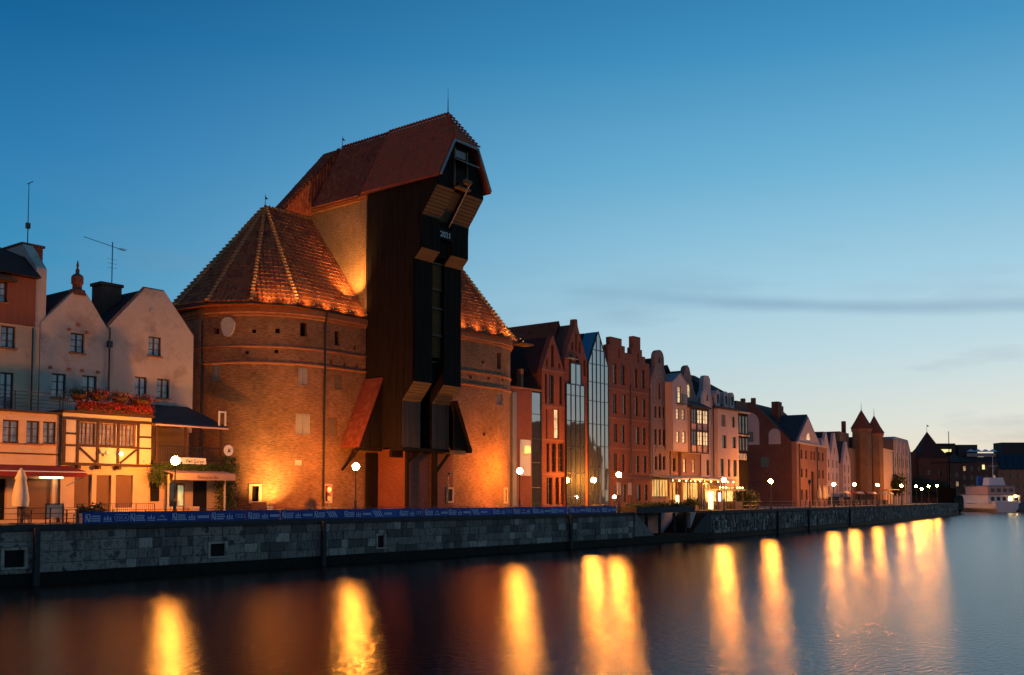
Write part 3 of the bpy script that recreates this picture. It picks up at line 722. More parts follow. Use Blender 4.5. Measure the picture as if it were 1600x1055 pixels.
def eave_floods(parent, a, b, ts, apex, energy):
    a, b, apex = Vector(a), Vector(b), Vector(apex); nrm_ = (b - a).cross(apex - a).normalized()
    for t in ts:
        up = (nrm_.cross((b - a).normalized())).normalized(); out = Vector((nrm_.x, nrm_.y, 0)).normalized()
        p = a + (b - a) * t + out * .85 + Vector((0, 0, -.02))
        floodlight(parent, p, p + up * 3.0 - out * .6, energy, size=.06, radius=.22)
        put(MB().bar(p - Vector((0, 0, .1)), a + (b - a) * t + Vector((0, 0, -.14)), .02, 4), 'lamp_bracket', M_IRON, parent)
EF = 330
eave_floods(roL, eL[5], eL[6], (.35, .8), AL, EF)
eave_floods(roL, eL[6], eL[7], (.12, .38, .62, .86), BL, EF)
eave_floods(roR, eR[0], eR[1], (.3, .52, .76, .97), BR, EF)
eave_floods(roR, eR[1], eR[2], (.4, .8), AR, EF * .7)
floodlight(roL, (54.3, 6.1, 20.1), (55.9, 9.2, 26.0), 2600, angle=105, size=.08)

# brick gatehouse behind the timber
XL, XR = 55.75, 61.1
gh = put(MB().box(XL, XR, 6.1, 13.0, GZ, 28.55), 'gatehouse_wall', M_BRICK_GATE, cr)
put(MB().box(XL - .14, XR + .14, 5.95, 13.2, 28.0, 28.2).box(XL - .22, XR + .22, 5.9, 13.2, 28.2, 28.5), 'cornice', M_TRIM_BRICK, cr)
put(MB().box(XL - .12, XL, 6.0, 6.75, 18.6, 28.0), 'corner_pier', M_BRICK_GATE, cr)
rb = put(MB().prism([(53.4, GZ), (63.4, GZ), (63.4, 28.2), (58.43, 33.6), (53.4, 28.2)], 13.2, 13.9), 'rear_wall', M_BRICK_DARK, cr); recalc(rb.data)
# roofs
def slab_roof(name, polys, m, w, h, wave, ridge=(), parent=cr):
    mb = MB(); tl = MB()
    for p in polys:
        mb.face(p); mb.face([Vector(q) + Vector((0, 0, -.18)) for q in reversed(p)]); tiles(tl, p, w, h, wave, .03)
        for a, b in zip(p, p[1:] + p[:1]): mb.face([Vector(a) + Vector((0, 0, -.18)), Vector(b) + Vector((0, 0, -.18)), b, a])
    ro = put(mb, name, m if m is M_WOOD else M_TILE_OLD, parent); mottle(put(tl, 'roof_tiles', m, ro, kind='stuff'), M_TILE if m is not M_WOOD else M_WOOD, 6 if wave > .03 else 2, .22)
    if ridge:
        rd = MB()
        for a, b in ridge: ridge_run(rd, a, b, .12, .33)
        put(rd, 'ridge_tiles', m, ro, kind='stuff')
    return ro
RX, RZ = 58.43, 34.15
hr = slab_roof('head_roof', [[(55.4, 6.45, 28.5), (55.4, -1.9, 28.5), (57.0, -1.9, 31.5), (RX, -.1, RZ), (RX, 6.45, RZ)],
                        [(61.45, -1.9, 28.5), (61.45, 6.45, 28.5), (RX, 6.45, RZ), (RX, -.1, RZ), (59.86, -1.9, 31.5)],
                        [(57.0, -1.9, 31.5), (59.86, -1.9, 31.5), (RX, -.1, RZ)]], M_TILE_RED, .2, .27, .02,
               [((RX, -.1, RZ), (RX, 6.45, RZ)), ((57.0, -1.9, 31.5), (RX, -.1, RZ)), ((59.86, -1.9, 31.5), (RX, -.1, RZ))])
put(MB().bar((RX, -.05, RZ), (RX, -.05, RZ + 1.3), .05, 6, .03).bar((RX, -.05, RZ + 1.3), (RX, -.05, RZ + 2.2), .02, 6, .01), 'finial', M_IRON, hr)
br_ = slab_roof('gatehouse_roof', [[(55.25, 12.0, 28.25), (55.25, 6.5, 28.25), (RX, 6.5, RZ - .12), (RX, 12.0, RZ - .12)],
                             [(61.6, 6.5, 28.25), (61.6, 12.0, 28.25), (RX, 12.0, RZ - .12), (RX, 6.5, RZ - .12)]], M_TILE_OLD, .27, .36, .05, [((RX, 6.5, RZ - .1), (RX, 12.0, RZ - .1))])
put(MB().bar((RX, 11.9, RZ), (RX, 11.9, RZ + 1.0), .03, 6, .015).face([(RX, 11.9, RZ + .6), (RX + .35, 11.9, RZ + .7), (RX, 11.9, RZ + .9)]), 'weather_vane', M_IRON, br_)
slab_roof('rear_roof', [[(53.0, 14.2, 27.9), (53.0, 12.6, 27.9), (RX, 12.05, RZ - .1), (RX, 14.2, RZ - .1)],
                        [(63.9, 12.6, 27.9), (63.9, 14.2, 27.9), (RX, 14.2, RZ - .1), (RX, 12.05, RZ - .1)],
                        [(53.0, 12.6, 27.9), (63.9, 12.6, 27.9), (RX, 12.05, RZ - .1)]], M_TILE_OLD, .3, .38, .05, [((53.0, 12.6, 27.9), (RX, 12.05, RZ - .1))])

# timber housing: profile steps out towards the river as it rises
YB, YS, YX, YH = 2.1, .9, .15, -1.4
ZB0, ZB1, ZS0, ZS1, ZX0, ZX1, ZH0, ZH1 = 8.35, 11.9, 13.3, 22.6, 23.35, 25.85, 27.9, 28.75
def zlow(y):
    for ya, yb, za, zb in ((YH, YX, ZH0, ZX1), (YX, YS, ZX0, ZS1), (YS, YB, ZS0, ZB1)):
        if ya <= y < yb: return za + (zb - za) * (y - ya) / (yb - ya)
    return ZB0
def side_boards(x, sgn):
    core = MB().prism([(6.08, ZB0), (YB, ZB0), (YB, ZB1), (YS, ZS0), (YS, ZS1), (YX, ZX0), (YX, ZX1), (YH, ZH0), (YH, ZH1), (6.08, ZH1)], x, x + .1 * -sgn, 'x')
    o = put(core, 'side_wall', M_WOOD, cr); recalc(o.data)
    mb = MB(); y = YH + .01; rb_ = random.Random(4)
    while y < 6.0:
        w = min(rb_.uniform(.2, .3), 6.05 - y); t = rb_.uniform(.02, .05)
        z0a, z0b = zlow(y + .005), zlow(min(y + w - .01, 6.0))
        if z0a - z0b > 3: z0b = z0a
        xa, xb = sorted((x + sgn * .004, x + sgn * t))
        mb.hexa([(xa, y, z0a), (xb, y, z0a), (xb, y + w - .014, z0b), (xa, y + w - .014, z0b)], [(xa, y, ZH1), (xb, y, ZH1), (xb, y + w - .014, ZH1), (xa, y + w - .014, ZH1)])
        y += w
    put(mb, 'boarding', M_WOOD, o, kind='stuff')
    put(MB().box(*sorted((x, x + sgn * .09)), YH - .1, 6.05, ZH1 - .3, ZH1 - .06), 'eave_beam', M_WOOD_MID, o)
side_boards(XL, -1); side_boards(XR, 1)
SX0, SX1 = 57.75, 59.08
def vboards(name, x0, x1, y, z0, z1, m, parent=cr):
    o = put(MB().box(x0, x1, y, y + .1, z0, z1), name, m, parent); mb = MB(); x = x0; rb_ = random.Random(int(x0 * 10 + z0))
    while x < x1 - .02:
        w = min(rb_.uniform(.18, .27), x1 - x); t = rb_.uniform(.015, .04); mb.box(x, x + w - .012, y - t, y - .002, z0, z1); x += w
    put(mb, 'boarding', m, o, kind='stuff'); return o
def soffit(x0, x1, ya, za, yb, zb, m=None):
    """sloping boarded underside from (ya, za) low and back to (yb, zb) high and forward"""
    m = m or M_WOOD_SOFFIT; n = max(4, int(math.hypot(ya - yb, za - zb) / .26)); d = Vector((0, yb - ya, zb - za)); nn = Vector((0, -(zb - za), (yb - ya))).normalized()
    if nn.z > 0: nn = -nn
    core = put(MB().face([(x0, ya, za), (x1, ya, za), (x1, yb, zb), (x0, yb, zb)]), 'soffit', M_WOOD, cr); mb = MB(); rb_ = random.Random(int(za * 10))
    for k in range(n):
        t0, t1 = k / n, (k + 1) / n - .02; th_ = rb_.uniform(.03, .05)
        p = [Vector((0, ya, za)) + d * t0, Vector((0, ya, za)) + d * t1]
        a, b = p; A, B = a + nn * th_, b + nn * th_
        mb.hexa([(x0 + .01, A.y, A.z), (x1 - .01, A.y, A.z), (x1 - .01, a.y, a.z), (x0 + .01, a.y, a.z)], [(x0 + .01, B.y, B.z), (x1 - .01, B.y, B.z), (x1 - .01, b.y, b.z), (x0 + .01, b.y, b.z)])
    put(mb, 'soffit_boards', m, core, kind='stuff')
for a, b in ((XL, SX0), (SX1, XR)):
    vboards('front_panel', a, b, YB, ZB0, ZB1, mat('weathered_boarding', (.065, .045, .029), (.095, .066, .043), 1.6, .8, .4, 12, stretch=(3, 3, .3)))
    soffit(a, b, YB, ZB1, YS, ZS0)
    vboards('front_panel', a, b, YS, ZS0, ZS1, M_WOOD)
    soffit(a, b, YS, ZS1, YX, ZX0)
    vboards('front_panel', a, b, YX, ZX0, ZX1, M_WOOD)
    soffit(a, b, YX, ZX1, YH, ZH0)
# slot between the cheeks
for x in (SX0, SX1):
    sg = -1 if x == SX0 else 1
    put(MB().prism([(3.4, ZB0), (YB, ZB0), (YB, ZB1), (YS, ZS0), (YS, ZS1), (YX, ZX0), (YX, ZX1), (YH, ZH0), (YH + 1.6, ZH0), (YX + 1.6, ZX1), (3.4, ZS1)], x, x + sg * .08, 'x'), 'slot_cheek', M_WOOD, cr)
put(MB().box(SX0, SX1, 3.3, 3.4, ZB0, ZB1), 'slot_back', M_BLACKHOLE, cr)
for k, (z0, z1, y) in enumerate(((13.3, 15.0, 1.7), (15.35, 17.0, 1.25), (17.05, 19.1, 1.18), (19.15, 20.6, 1.28), (20.65, 22.6, 1.15))):
    put(MB().box(SX0, SX1, y, y + .12, z0, z1), 'slot_panel', mat('dark_brown_boarding', (.13, .055, .02), (.18, .08, .03), 1.8, .9, .5, 10, stretch=(.4, 3, 3), spec=.05) if k else M_BLACKHOLE, cr)
    put(MB().box(SX0, SX1, y - .15, y + .1, z1, z1 + .12), 'slot_shelf', M_WOOD_MID, cr)
put(MB().box(SX0, SX1, YX + .35, YX + .45, ZX0 - .3, ZX1), 'slot_panel', M_WOOD, cr)
put(MB().face([(SX0, YX + .5, ZX1), (SX1, YX + .5, ZX1), (SX1, YH + .5, ZH0), (SX0, YH + .5, ZH0)]), 'slot_panel', M_WOOD_MID, cr)
sg_ = link('sign_lettering', text_mesh('2021', .62, M_WHITE, .02, 'CENTER'), None, cr, loc=(58.35, YX - .06, 24.55))
put(MB().box(57.55, 59.2, YX - .045, YX - .042, 24.4, 25.2), 'sign_board', M_BLACKHOLE, cr)
# head gable with hatch, canopy, hoist beam and rope
gbl = MB().prism([(XL, ZH0), (XR, ZH0), (XR, ZH1), (59.75, 31.25), (57.1, 31.25), (XL, ZH1)], YH, YH + .1); gb = put(gbl, 'head_gable', M_WOOD, cr); recalc(gb.data)
for a, b in (((55.5, 28.45), (57.05, 31.4)), ((61.35, 28.45), (59.8, 31.4)), ((57.0, 31.42), (59.86, 31.42))):
    put(MB().bar((a[0], -1.95, a[1]), (b[0], -1.95, b[1]), .11, 4), 'barge_board', M_GREYMETAL, gb)
for x in (57.55, 59.0):
    put(MB().box(x, x + .12, YH - .12, YH - .002, 28.2, 31.1), 'hatch_post', M_WOOD_MID, gb)
put(MB().box(57.67, 59.0, YH - .03, YH - .003, 28.4, 29.6), 'hatch_opening', M_BLACKHOLE, gb)
cano = MB().prism([(YH - .003, 30.35), (YH - 1.15, 29.75), (YH - 1.15, 29.68), (YH - .003, 30.27)], 57.45, 59.25, 'x'); put(cano, 'hatch_canopy', M_GREYMETAL, gb)
put(MB().box(57.7, 58.95, YH - .02, YH - .002, 30.45, 31.0), 'upper_hatch', M_GREYMETAL, gb)
put(MB().box(58.2, 58.5, YH - 1.0, YH + .6, 28.25, 28.5).bar((58.0, YH - .75, 28.45), (58.7, YH - .75, 28.45), .18, 10), 'hoist_beam', M_WOOD_MID, gb)
put(MB().box(57.6, 59.05, YH - .5, YH - .01, 27.95, 28.1), 'hatch_step', M_WOOD_MID, gb)
put(MB().bar((58.6, YH - .75, 28.3), (58.75, YX - .05, 25.4), .035, 6), 'rope', M_CANVAS, gb)
# lean-to skirt roofs on both flanks
for xs, sg in ((XL, -1), (XR, 1)):
    xo = xs + sg * 2.55
    poly = [(xo, 6.05, 8.45), (xo, 4.1, 8.45), (xs + sg * .06, 4.1, 13.75), (xs + sg * .06, 6.05, 13.75)]
    if sg > 0:
        xo = xs + 1.9; poly = [(xo, 1.3, 8.3), (xo, 3.5, 8.3), (xs + .06, 3.5, 12.2), (xs + .06, 1.3, 12.2)]
    ro = slab_roof('skirt_roof', [poly], M_TILE_OLD if sg < 0 else M_WOOD, .26, .34, .05)
    yf = 4.2 if sg < 0 else 1.6
    g = MB().prism([(xo - sg * .1, 8.3), (xs + sg * .05, 8.3), (xs + sg * .05, 13.3 if sg < 0 else 11.8)], yf, yf + .12); put(g, 'skirt_gable', M_WOOD, cr); recalc(g.mesh('x'))
put(MB().box(53.1, 55.7, 4.15, 4.35, 8.05, 8.28), 'tie_beam', M_WOOD, cr); put(MB().bar((53.3, 4.25, 8.1), (53.3, 6.0, 6.6), .09, 4), 'brace', M_WOOD, cr)
# ground storey under the timber: gate, brick pier, posts and brackets
put(MB().box(57.0, 62.6, 3.0, 6.05, GZ, 8.3), 'gate_pier', M_BRICK_RED, cr)
put(MB().box(XL, XR, YB - .05, 3.4, 8.1, 8.33), 'floor_beam', M_WOOD, cr)
for k in range(13): put(MB().box(55.8 + k * .3, 56.08 + k * .3, 5.9, 6.06, GZ, 8.0), 'gate_board', M_WOOD, cr)
put(MB().box(55.75, 57.0, 3.2, 3.45, 7.6, 8.1), 'lintel', M_WOOD, cr)
put(MB().box(59.9, 60.25, 2.55, 2.9, GZ, 8.1), 'post', M_WOOD, cr); put(MB().box(56.85, 57.05, 2.6, 2.85, GZ, 8.1), 'post', M_WOOD, cr)
put(MB().bar((60.1, 2.7, 6.4), (61.6, 2.5, 8.1), .13, 4), 'bracket', M_WOOD, cr); put(MB().bar((57.0, 2.7, 7.2), (58.2, 2.6, 8.1), .11, 4), 'bracket', M_WOOD, cr)
put(MB().box(61.15, 62.7, 1.7, 2.9, 8.0, 8.28), 'bracket_board', M_WOOD_MID, cr)
sr_ = put(MB().box(61.8, 61.98, 2.94, 3.05, 4.1, 5.35).box(62.5, 62.68, 2.94, 3.05, 4.1, 5.35).box(61.98, 62.5, 2.94, 3.05, 5.2, 5.35).box(61.98, 62.5, 2.94, 3.05, 4.1, 4.24), 'stone_surround', M_PLASTER_PEACH, cr)
put(MB().box(61.98, 62.5, 2.96, 3.0, 4.24, 5.2), 'loophole_back', M_BLACKHOLE, cr)
# big ground floodlight washing the round tower
fx_, fy_ = 46.6, 5.9
fo = floodlight(cr, (fx_, fy_, 3.55), (47.4, 7.6, 8.0), 4800, blend=1.0, angle=115, col=(1.0, .48, .11), size=.2, radius=.15)
put(MB().box(fx_ - .15, fx_ + .15, fy_ - .15, fy_ + .15, GZ, 3.36), 'floodlight_base', M_IRON, cr)

# ------------------------------------------------------------------ house helper
STY = {  # nx, nz, frame, pane, sill
    'slot': (1, 4, M_FRAME_DARK, M_PANE, None), 'slot2': (2, 4, M_FRAME_DARK, M_PANE, None), 'case': (2, 3, M_FRAME_BROWN, M_PANE, M_TRIM_BRICK),
    'lit': (2, 3, M_FRAME_WHITE, M_PANE_WARM, None), 'lit1': (1, 3, M_FRAME_DARK, M_PANE_WARM, None), 'dim': (1, 3, M_FRAME_DARK, M_PANE_DIM, None),
    'curt_sky': (2, 3, M_FRAME_DARK, M_PANE_CURTAIN_SKY, M_TRIM_BRICK), 'yellow': (6, 1, M_FRAME_DARK, M_PANE_YELLOW, None), 'warm': (3, 1, M_FRAME_DARK, M_PANE_YELLOW, None),
    'plain': (1, 2, M_FRAME_DARK, M_PANE, None), 'half': (4, 4, M_FRAME_BROWN, M_PANE_CURTAIN_SKY, None)}
def facade(parent, outline, wins, y, wall, thick=.28, depth=.6, name='facade'):
    holes = [(arch(*w[:4]) if len(w) > 5 and w[5] == 'arch' else rect(*w[:4])) for w in wins]
    o = put(ngon_facade(outline, holes, y, thick, depth), name, wall, parent)
    for w in wins:
        if w[4] is None: continue
        nx, nz, fr, pn, sl = STY[w[4]]
        window(parent, w[0], w[1], w[2], w[3], y + .17, nx, nz, fr, pn, sl)
    return o
def box_part(parent, name, m, *b): return put(MB().box(*b), name, m, parent)

# ------------------------------------------------------------------ houses left of the tower
ta = thing('terrace_house', 'peach plastered house with dark red awning and terrace railing on top', 'house')
facade(ta, [(20, GZ), (30.42, GZ), (30.42, 9.3), (20, 9.3)],
       [(27.2, 28.12, 7.56, 8.84, 'curt_sky'), (28.53, 29.3, 7.56, 8.86, 'curt_sky'), (29.48, 30.28, 7.6, 8.87, 'curt_sky'), (25.4, 26.3, 7.56, 8.84, 'curt_sky'), (23.2, 24.1, 7.56, 8.84, 'curt_sky'), (28.49, 30.12, 3.3, 5.57, None), (25.2, 27.5, 3.3, 5.55, None)], 5.0, M_PLASTER_PEACH, depth=4.0)
box_part(ta, 'roller_shutter', M_ROLLER, 28.49, 30.12, 5.2, 5.25, 3.3, 5.57)
box_part(ta, 'doorway', M_BLACKHOLE, 25.2, 27.5, 5.22, 5.26, 3.3, 5.55)
box_part(ta, 'cornice', M_BEAM, 20, 30.5, 4.75, 9.0, 9.302, 9.42)
box_part(ta, 'string_course', M_BEAM, 20, 30.42, 4.93, 4.998, 6.95, 7.03)
aw = put(MB().prism([(4.99, 6.35), (3.2, 5.98), (3.2, 5.68), (3.24, 5.68), (3.24, 5.93), (4.99, 6.27)], 20, 31.2, 'x'), 'awning', M_AWN, ta)
put(MB().box(20, 31.2, 3.17, 3.198, 5.93, 5.985), 'awning_trim', M_WHITE, aw)
put(MB().bar((30.9, 4.9, 5.2), (31.1, 3.3, 5.7), .03), 'awning_arm', M_WHITE, aw)
# warm strip light under the awning
st = put(MB().box(29.2, 30.5, 4.55, 4.7, 5.62, 5.7), 'strip_light', emit('strip_light', (1, .72, .4), 9), ta)
def rail_run(parent, p0, p1, h, n, m=None, rails=3, post_r=.03, rail_r=.018):
    p0, p1 = Vector(p0), Vector(p1); m = m or M_IRON
    for k in range(n + 1):
        p = p0 + (p1 - p0) * k / n; put(MB().bar(p, p + Vector((0, 0, h)), post_r, 6), 'post', m, parent)
    for k in range(rails):
        z = Vector((0, 0, h * (k + 1) / rails)); put(MB().bar(p0 + z, p1 + z, rail_r, 6), 'rail', m, parent)
def balusters(parent, p0, p1, h, n, m=None):
    p0, p1 = Vector(p0), Vector(p1); mb = MB()
    for k in range(n + 1):
        p = p0 + (p1 - p0) * k / n; mb.bar(p, p + Vector((0, 0, h)), .012, 4)
    put(mb, 'balusters', m or M_IRON, parent, kind='stuff')
tr = thing('terrace_railing', 'thin dark metal railing along the peach house terrace', 'railing')
rail_run(tr, (20, 4.9, 9.42), (30.4, 4.9, 9.42), 1.05, 8, rails=5)

ht = thing('half_timbered_house', 'half-timbered house with cream panels and three paned windows in a row', 'house')
facade(ht, [(30.56, GZ), (36.3, GZ), (36.3, 6.4), (30.56, 6.4)], [(31.46, 32.55, 3.9, 5.89, None), (32.84, 33.8, 3.3, 5.86, None), (34.09, 35.22, 3.9, 5.88, None)], 5.05, M_PLASTER_PEACH, depth=3.9)
for a, b, c, d in ((31.46, 32.55, 3.9, 5.89), (34.09, 35.22, 3.9, 5.88)): box_part(ht, 'roller_shutter', M_ROLLER, a, b, 5.22, 5.27, c, d)
box_part(ht, 'door', M_ROLLER, 32.84, 33.8, 5.22, 5.27, 3.3, 5.86)
facade(ht, [(30.56, 6.42), (36.3, 6.42), (36.3, 9.45), (30.56, 9.45)], [(31.58, 32.62, 7.63, 8.95, 'half'), (32.85, 33.93, 7.62, 8.96, 'half'), (34.16, 35.24, 7.59, 8.97, 'half')], 4.85, mat('warm_cream_plaster', (.66, .53, .36), (.71, .59, .42), .9, .9, .1, 14), depth=4.1, name='timber_storey')
STY_FR = None
def beam(a, b, c, d, y0=4.79, y1=4.846): box_part(ht, 'beam', M_BEAM, a, b, y0, y1, c, d)
for a, b in ((30.56, 30.74), (31.42, 31.56), (32.66, 32.82), (33.98, 34.14), (35.32, 35.48)): beam(a, b, 6.57, 9.04)
beam(30.56, 36.3, 9.05, 9.19, 4.775); beam(30.56, 36.3, 6.42, 6.56, 4.775); beam(30.75, 35.3, 7.5, 7.62, 4.783)
beam(30.75, 31.41, 8.19, 8.30); beam(35.49, 36.28, 8.19, 8.30); beam(35.49, 36.28, 7.5, 7.61); beam(31.57, 35.31, 8.97, 9.03, 4.78)
for a, b in (((31.6, 7.45), (32.62, 6.6)), ((35.28, 7.45), (34.2, 6.6))):
    put(MB().bar((a[0], 4.82, a[1]), (b[0], 4.82, b[1]), .075, 4), 'brace', M_BEAM, ht)
for x in (31.42, 32.68, 34.0): box_part(ht, 'corbel', M_BEAM, x, x + .18, 4.6, 5.0, 6.2, 6.41)
box_part(ht, 'eave_board', M_BEAM, 30.5, 36.4, 4.6, 8.9, 9.452, 9.6)
pipe('downpipe', [(30.49, 4.9, 9.4), (30.49, 4.9, 3.1)], .05, ht)
def wall_lantern(parent, x, y, z, lit):
    o = put(MB().bar((x, y, z - .1), (x, y - .3, z + .06), .02).box(x - .05, x + .05, y - .02, y, z - .2, z), 'wall_lamp', M_IRON, parent)
    put(MB().lathe([(.03, -.13), (.1, -.06), (.11, .05), (.04, .13)], 8), 'lamp_globe', emit('wall_lamp_globe', (1, .5, .14), 20) if lit else M_WHITE, o, loc=(x, y - .32, z + .02))
wall_lantern(ht, 34.05, 4.78, 7.12, True); wall_lantern(ht, 33.1, 4.78, 7.16, False)
# garden fence and railing before the half-timbered house
gf = thing('garden_railing', 'low iron railing before the half-timbered ground floor', 'railing')
rail_run(gf, (31.2, 4.2, GZ), (36.2, 4.2, GZ), 1.05, 4, rails=2); balusters(gf, (31.2, 4.2, GZ), (36.2, 4.2, GZ), 1.0, 36)
# flower boxes and baskets on the terrace
rf = random.Random(21)
def flower_box(label, x0, x1, y, z, n, bloom, group='flower boxes on the terrace'):
    t = thing('flower_box', label, 'flower box', ((x0 + x1) / 2, y, z), 0, group); w = (x1 - x0) / 2
    put(MB().box(-w, w, -.14, .14, 0, .2), 'trough', M_BEAM, t)
    put(leaves(MB(), n, lambda: (rf.uniform(-w, w), rf.gauss(-.05, .14), .2 + rf.gauss(.12, .14)), .05, .09, rf), 'leaves', M_LEAF_DARK, t)
    put(leaves(MB(), int(n * 1.6), lambda: (rf.uniform(-w, w), rf.gauss(-.13, .13), .2 + rf.gauss(.16, .15)), .035, .07, rf), 'blossom', bloom, t)
for k, (a, b) in enumerate(((31.3, 32.85), (32.9, 34.45), (34.5, 36.2))):
    flower_box(['low box of red geraniums at the peach house end of the terrace edge', 'middle low box of red geraniums along the terrace edge', 'low box of red geraniums on the terrace edge above the tavern end'][k], a, b, 4.75, 9.61, 420, M_FLOWER)
def basket(label, x, z, r, bloom):
    t = thing('hanging_basket', label, 'flower basket', (x, 4.95, 9.6), 0, 'flower baskets above the geranium boxes')
    put(MB().bar((0, 0, 0), (0, 0, z - 9.6), .03), 'stem_post', M_IRON, t)
    put(MB().lathe([(.08, z - 9.95), (r * .7, z - 9.75), (r * .8, z - 9.6)], 10), 'bowl', M_BEAM, t)
    put(leaves(MB(), 260, lambda: (rf.gauss(0, r * .55), rf.gauss(0, r * .4), z - 9.6 + rf.gauss(.05, .16)), .05, .1, rf), 'leaves', M_LEAF_DARK, t)
    put(leaves(MB(), 420, lambda: (rf.gauss(0, r * .6), rf.gauss(-.1, r * .4), z - 9.6 + rf.gauss(.1, .16)), .04, .07, rf), 'blossom', bloom, t)
basket('leafy basket with few red flowers nearest the peach house', 31.55, 10.55, .6, M_LEAF_DARK); basket('round basket of dark red flowers before the terrace door', 32.75, 10.6, .65, M_FLOWER)
basket('round basket of orange flowers on the terrace', 34.2, 10.55, .62, M_FLOWER2); basket('largest red flower basket at the tavern end of the terrace', 35.6, 10.5, .8, M_FLOWER)
tr2 = thing('terrace_railing', 'iron railing behind the geraniums on the half-timbered house', 'railing')
rail_run(tr2, (30.6, 4.95, 9.6), (36.25, 4.95, 9.6), 1.05, 4, rails=2); balusters(tr2, (30.6, 4.95, 9.6), (36.25, 4.95, 9.6), 1.0, 42)

# gabled white houses behind the terrace
g1 = thing('gabled_house', 'narrow white gabled house with a brick pinnacle on its gable', 'house')
facade(g1, [(31.25, 9.0), (35.72, 9.0), (35.72, 15.3), (34.2, 17.45), (33.3, 17.45), (31.25, 15.2)],
       [(33.16, 34.1, 13.62, 14.86, 'curt_sky'), (32.01, 32.94, 10.7, 12.19, 'curt_sky'), (34.0, 34.99, 10.03, 12.25, 'curt_sky')], 9.0, M_PLASTER, depth=.5)
body(g1, 31.25, 35.72, 9.5, 22, GZ, 15.1, 17.35, M_PLASTER); gable_roof(g1, 31.25, 35.72, 9.45, 22.3, 15.1, 17.4, M_ROOF_DARK, .12)
pn = MB().lathe([(.55, 17.3), (.5, 17.62), (.3, 17.7), (.3, 18.0), (.38, 18.05), (.38, 18.5), (.26, 18.62), (.12, 18.7), (.13, 18.95), (.05, 19.05), (.09, 19.2), (.02, 19.55)], 8, (33.7, 9.3)); put(pn, 'pinnacle', M_BRICK_DARK, g1)
for x, z in ((33.05, 15.05), (33.65, 15.4), (34.25, 15.0), (31.9, 12.55), (33.1, 12.55), (33.95, 12.55), (35.05, 12.55)): box_part(g1, 'brick_corbel', M_TRIM_BRICK, x - .09, x + .09, 8.88, 8.998, z - .12, z + .06)
g2 = thing('gabled_house', 'wide white gabled house beside the round tower', 'house')
facade(g2, [(35.76, 9.0), (42.1, 9.0), (42.1, 15.72), (39.75, 18.5), (38.3, 18.5), (35.76, 15.6)],
       [(38.62, 39.58, 14.01, 15.31, 'curt_sky'), (39.31, 40.26, 11.22, 12.53, 'curt_sky'), (37.67, 38.56, 10.4, 12.52, 'curt_sky')], 9.0, M_PLASTER, depth=.5)
body(g2, 35.8, 42.1, 9.5, 20, GZ, 15.5, 18.3, M_PLASTER, 39.0); gable_roof(g2, 35.8, 42.1, 9.45, 20.3, 15.5, 18.35, M_ROOF_DARK, .1, uc=39.0)
for a, b in (((35.7, 15.65), (38.3, 18.55)), ((42.2, 15.75), (39.75, 18.55)), ((38.25, 18.54), (39.8, 18.54))): put(MB().bar((a[0], 9.2, a[1]), (b[0], 9.2, b[1]), .09, 4), 'coping', M_TRIM_BRICK, g2)
put(MB().lathe([(.16, 0), (.2, .03), (.16, .06)], 12), 'round_tablet', M_PLASTER, g2, loc=(38.85, 8.99, 17.0)).rotation_euler = (R(90), 0, 0)
ch = put(MB().box(36.9, 38.4, 12, 13.2, 15.5, 18.9).box(36.8, 38.5, 11.9, 13.3, 18.9, 19.1), 'chimney', M_BRICK_DARK, g2)
for x, y, z in ((35.74, 8.92, 14.35), (31.35, 8.92, 14.2)): pass
put(MB().bar((35.74, 8.85, 15.5), (35.74, 8.85, 9.6), .05).box(35.6, 35.88, 8.72, 8.98, 14.2, 14.6), 'downpipe', M_IRON, g2)
box_part(g1, 'skylight', M_GREYMETAL, 31.6, 32.2, 14.5, 15.4, 16.05, 16.15)
an = thing('roof_antenna', 'spindly aerial on the white house chimney', 'antenna', (38.0, 12.6, 19.1))
put(MB().bar((0, 0, 0), (0, 0, 3.0), .035, 6), 'mast', M_IRON, an); put(MB().bar((-2.1, 0, 2.95), (1.0, .1, 2.6), .02, 6), 'boom', M_IRON, an)
for k in range(5): put(MB().bar((.95 - k * .1, -.3, 2.6 + k * .012), (.95 - k * .1, .3, 2.6 + k * .012), .012, 4), 'element', M_IRON, an)
for z in (1.2, 1.5, 1.8): put(MB().bar((-.35, 0, z), (.35, 0, z), .012, 4), 'element', M_IRON, an)
dh = thing('tall_house', 'tall house with red-brown boarded top storey at the picture edge', 'house')
facade(dh, [(20, 9.0), (31.2, 9.0), (31.2, 14.9), (20, 14.9)], [(28.87, 29.74, 13.44, 14.74, 'curt_sky'), (28.89, 29.69, 9.74, 11.95, 'curt_sky'), (26.4, 27.3, 13.44, 14.74, 'curt_sky'), (26.4, 27.3, 9.74, 11.95, 'curt_sky')], 9.02, M_PLASTER_PEACH, depth=9)
facade(dh, [(20, 14.92), (30.85, 14.92), (30.85, 17.8), (20, 17.8)], [(28.3, 29.12, 16.1, 17.34, 'curt_sky')], 8.9, M_BOARD_RED, depth=9, name='boarded_storey')
put(MB().prism([(8.5, 17.85), (18.2, 17.85), (14.0, 20.6), (10.5, 19.4)], 20, 31.0, 'x'), 'roof', M_ROOF_DARK, dh)
box_part(dh, 'party_wall', M_PLASTER, 30.95, 31.6, 9.1, 16, GZ, 18.6); put(MB().prism([(9.1, 18.6), (16, 18.6), (13, 20.4), (11, 20.4)], 30.95, 31.6, 'x'), 'party_gable', M_PLASTER, dh)
put(MB().box(31.0, 32.3, 11, 13.5, 16.2, 20.3).box(30.9, 32.4, 10.9, 13.6, 20.3, 20.45), 'chimney', M_BRICK_DARK, dh)
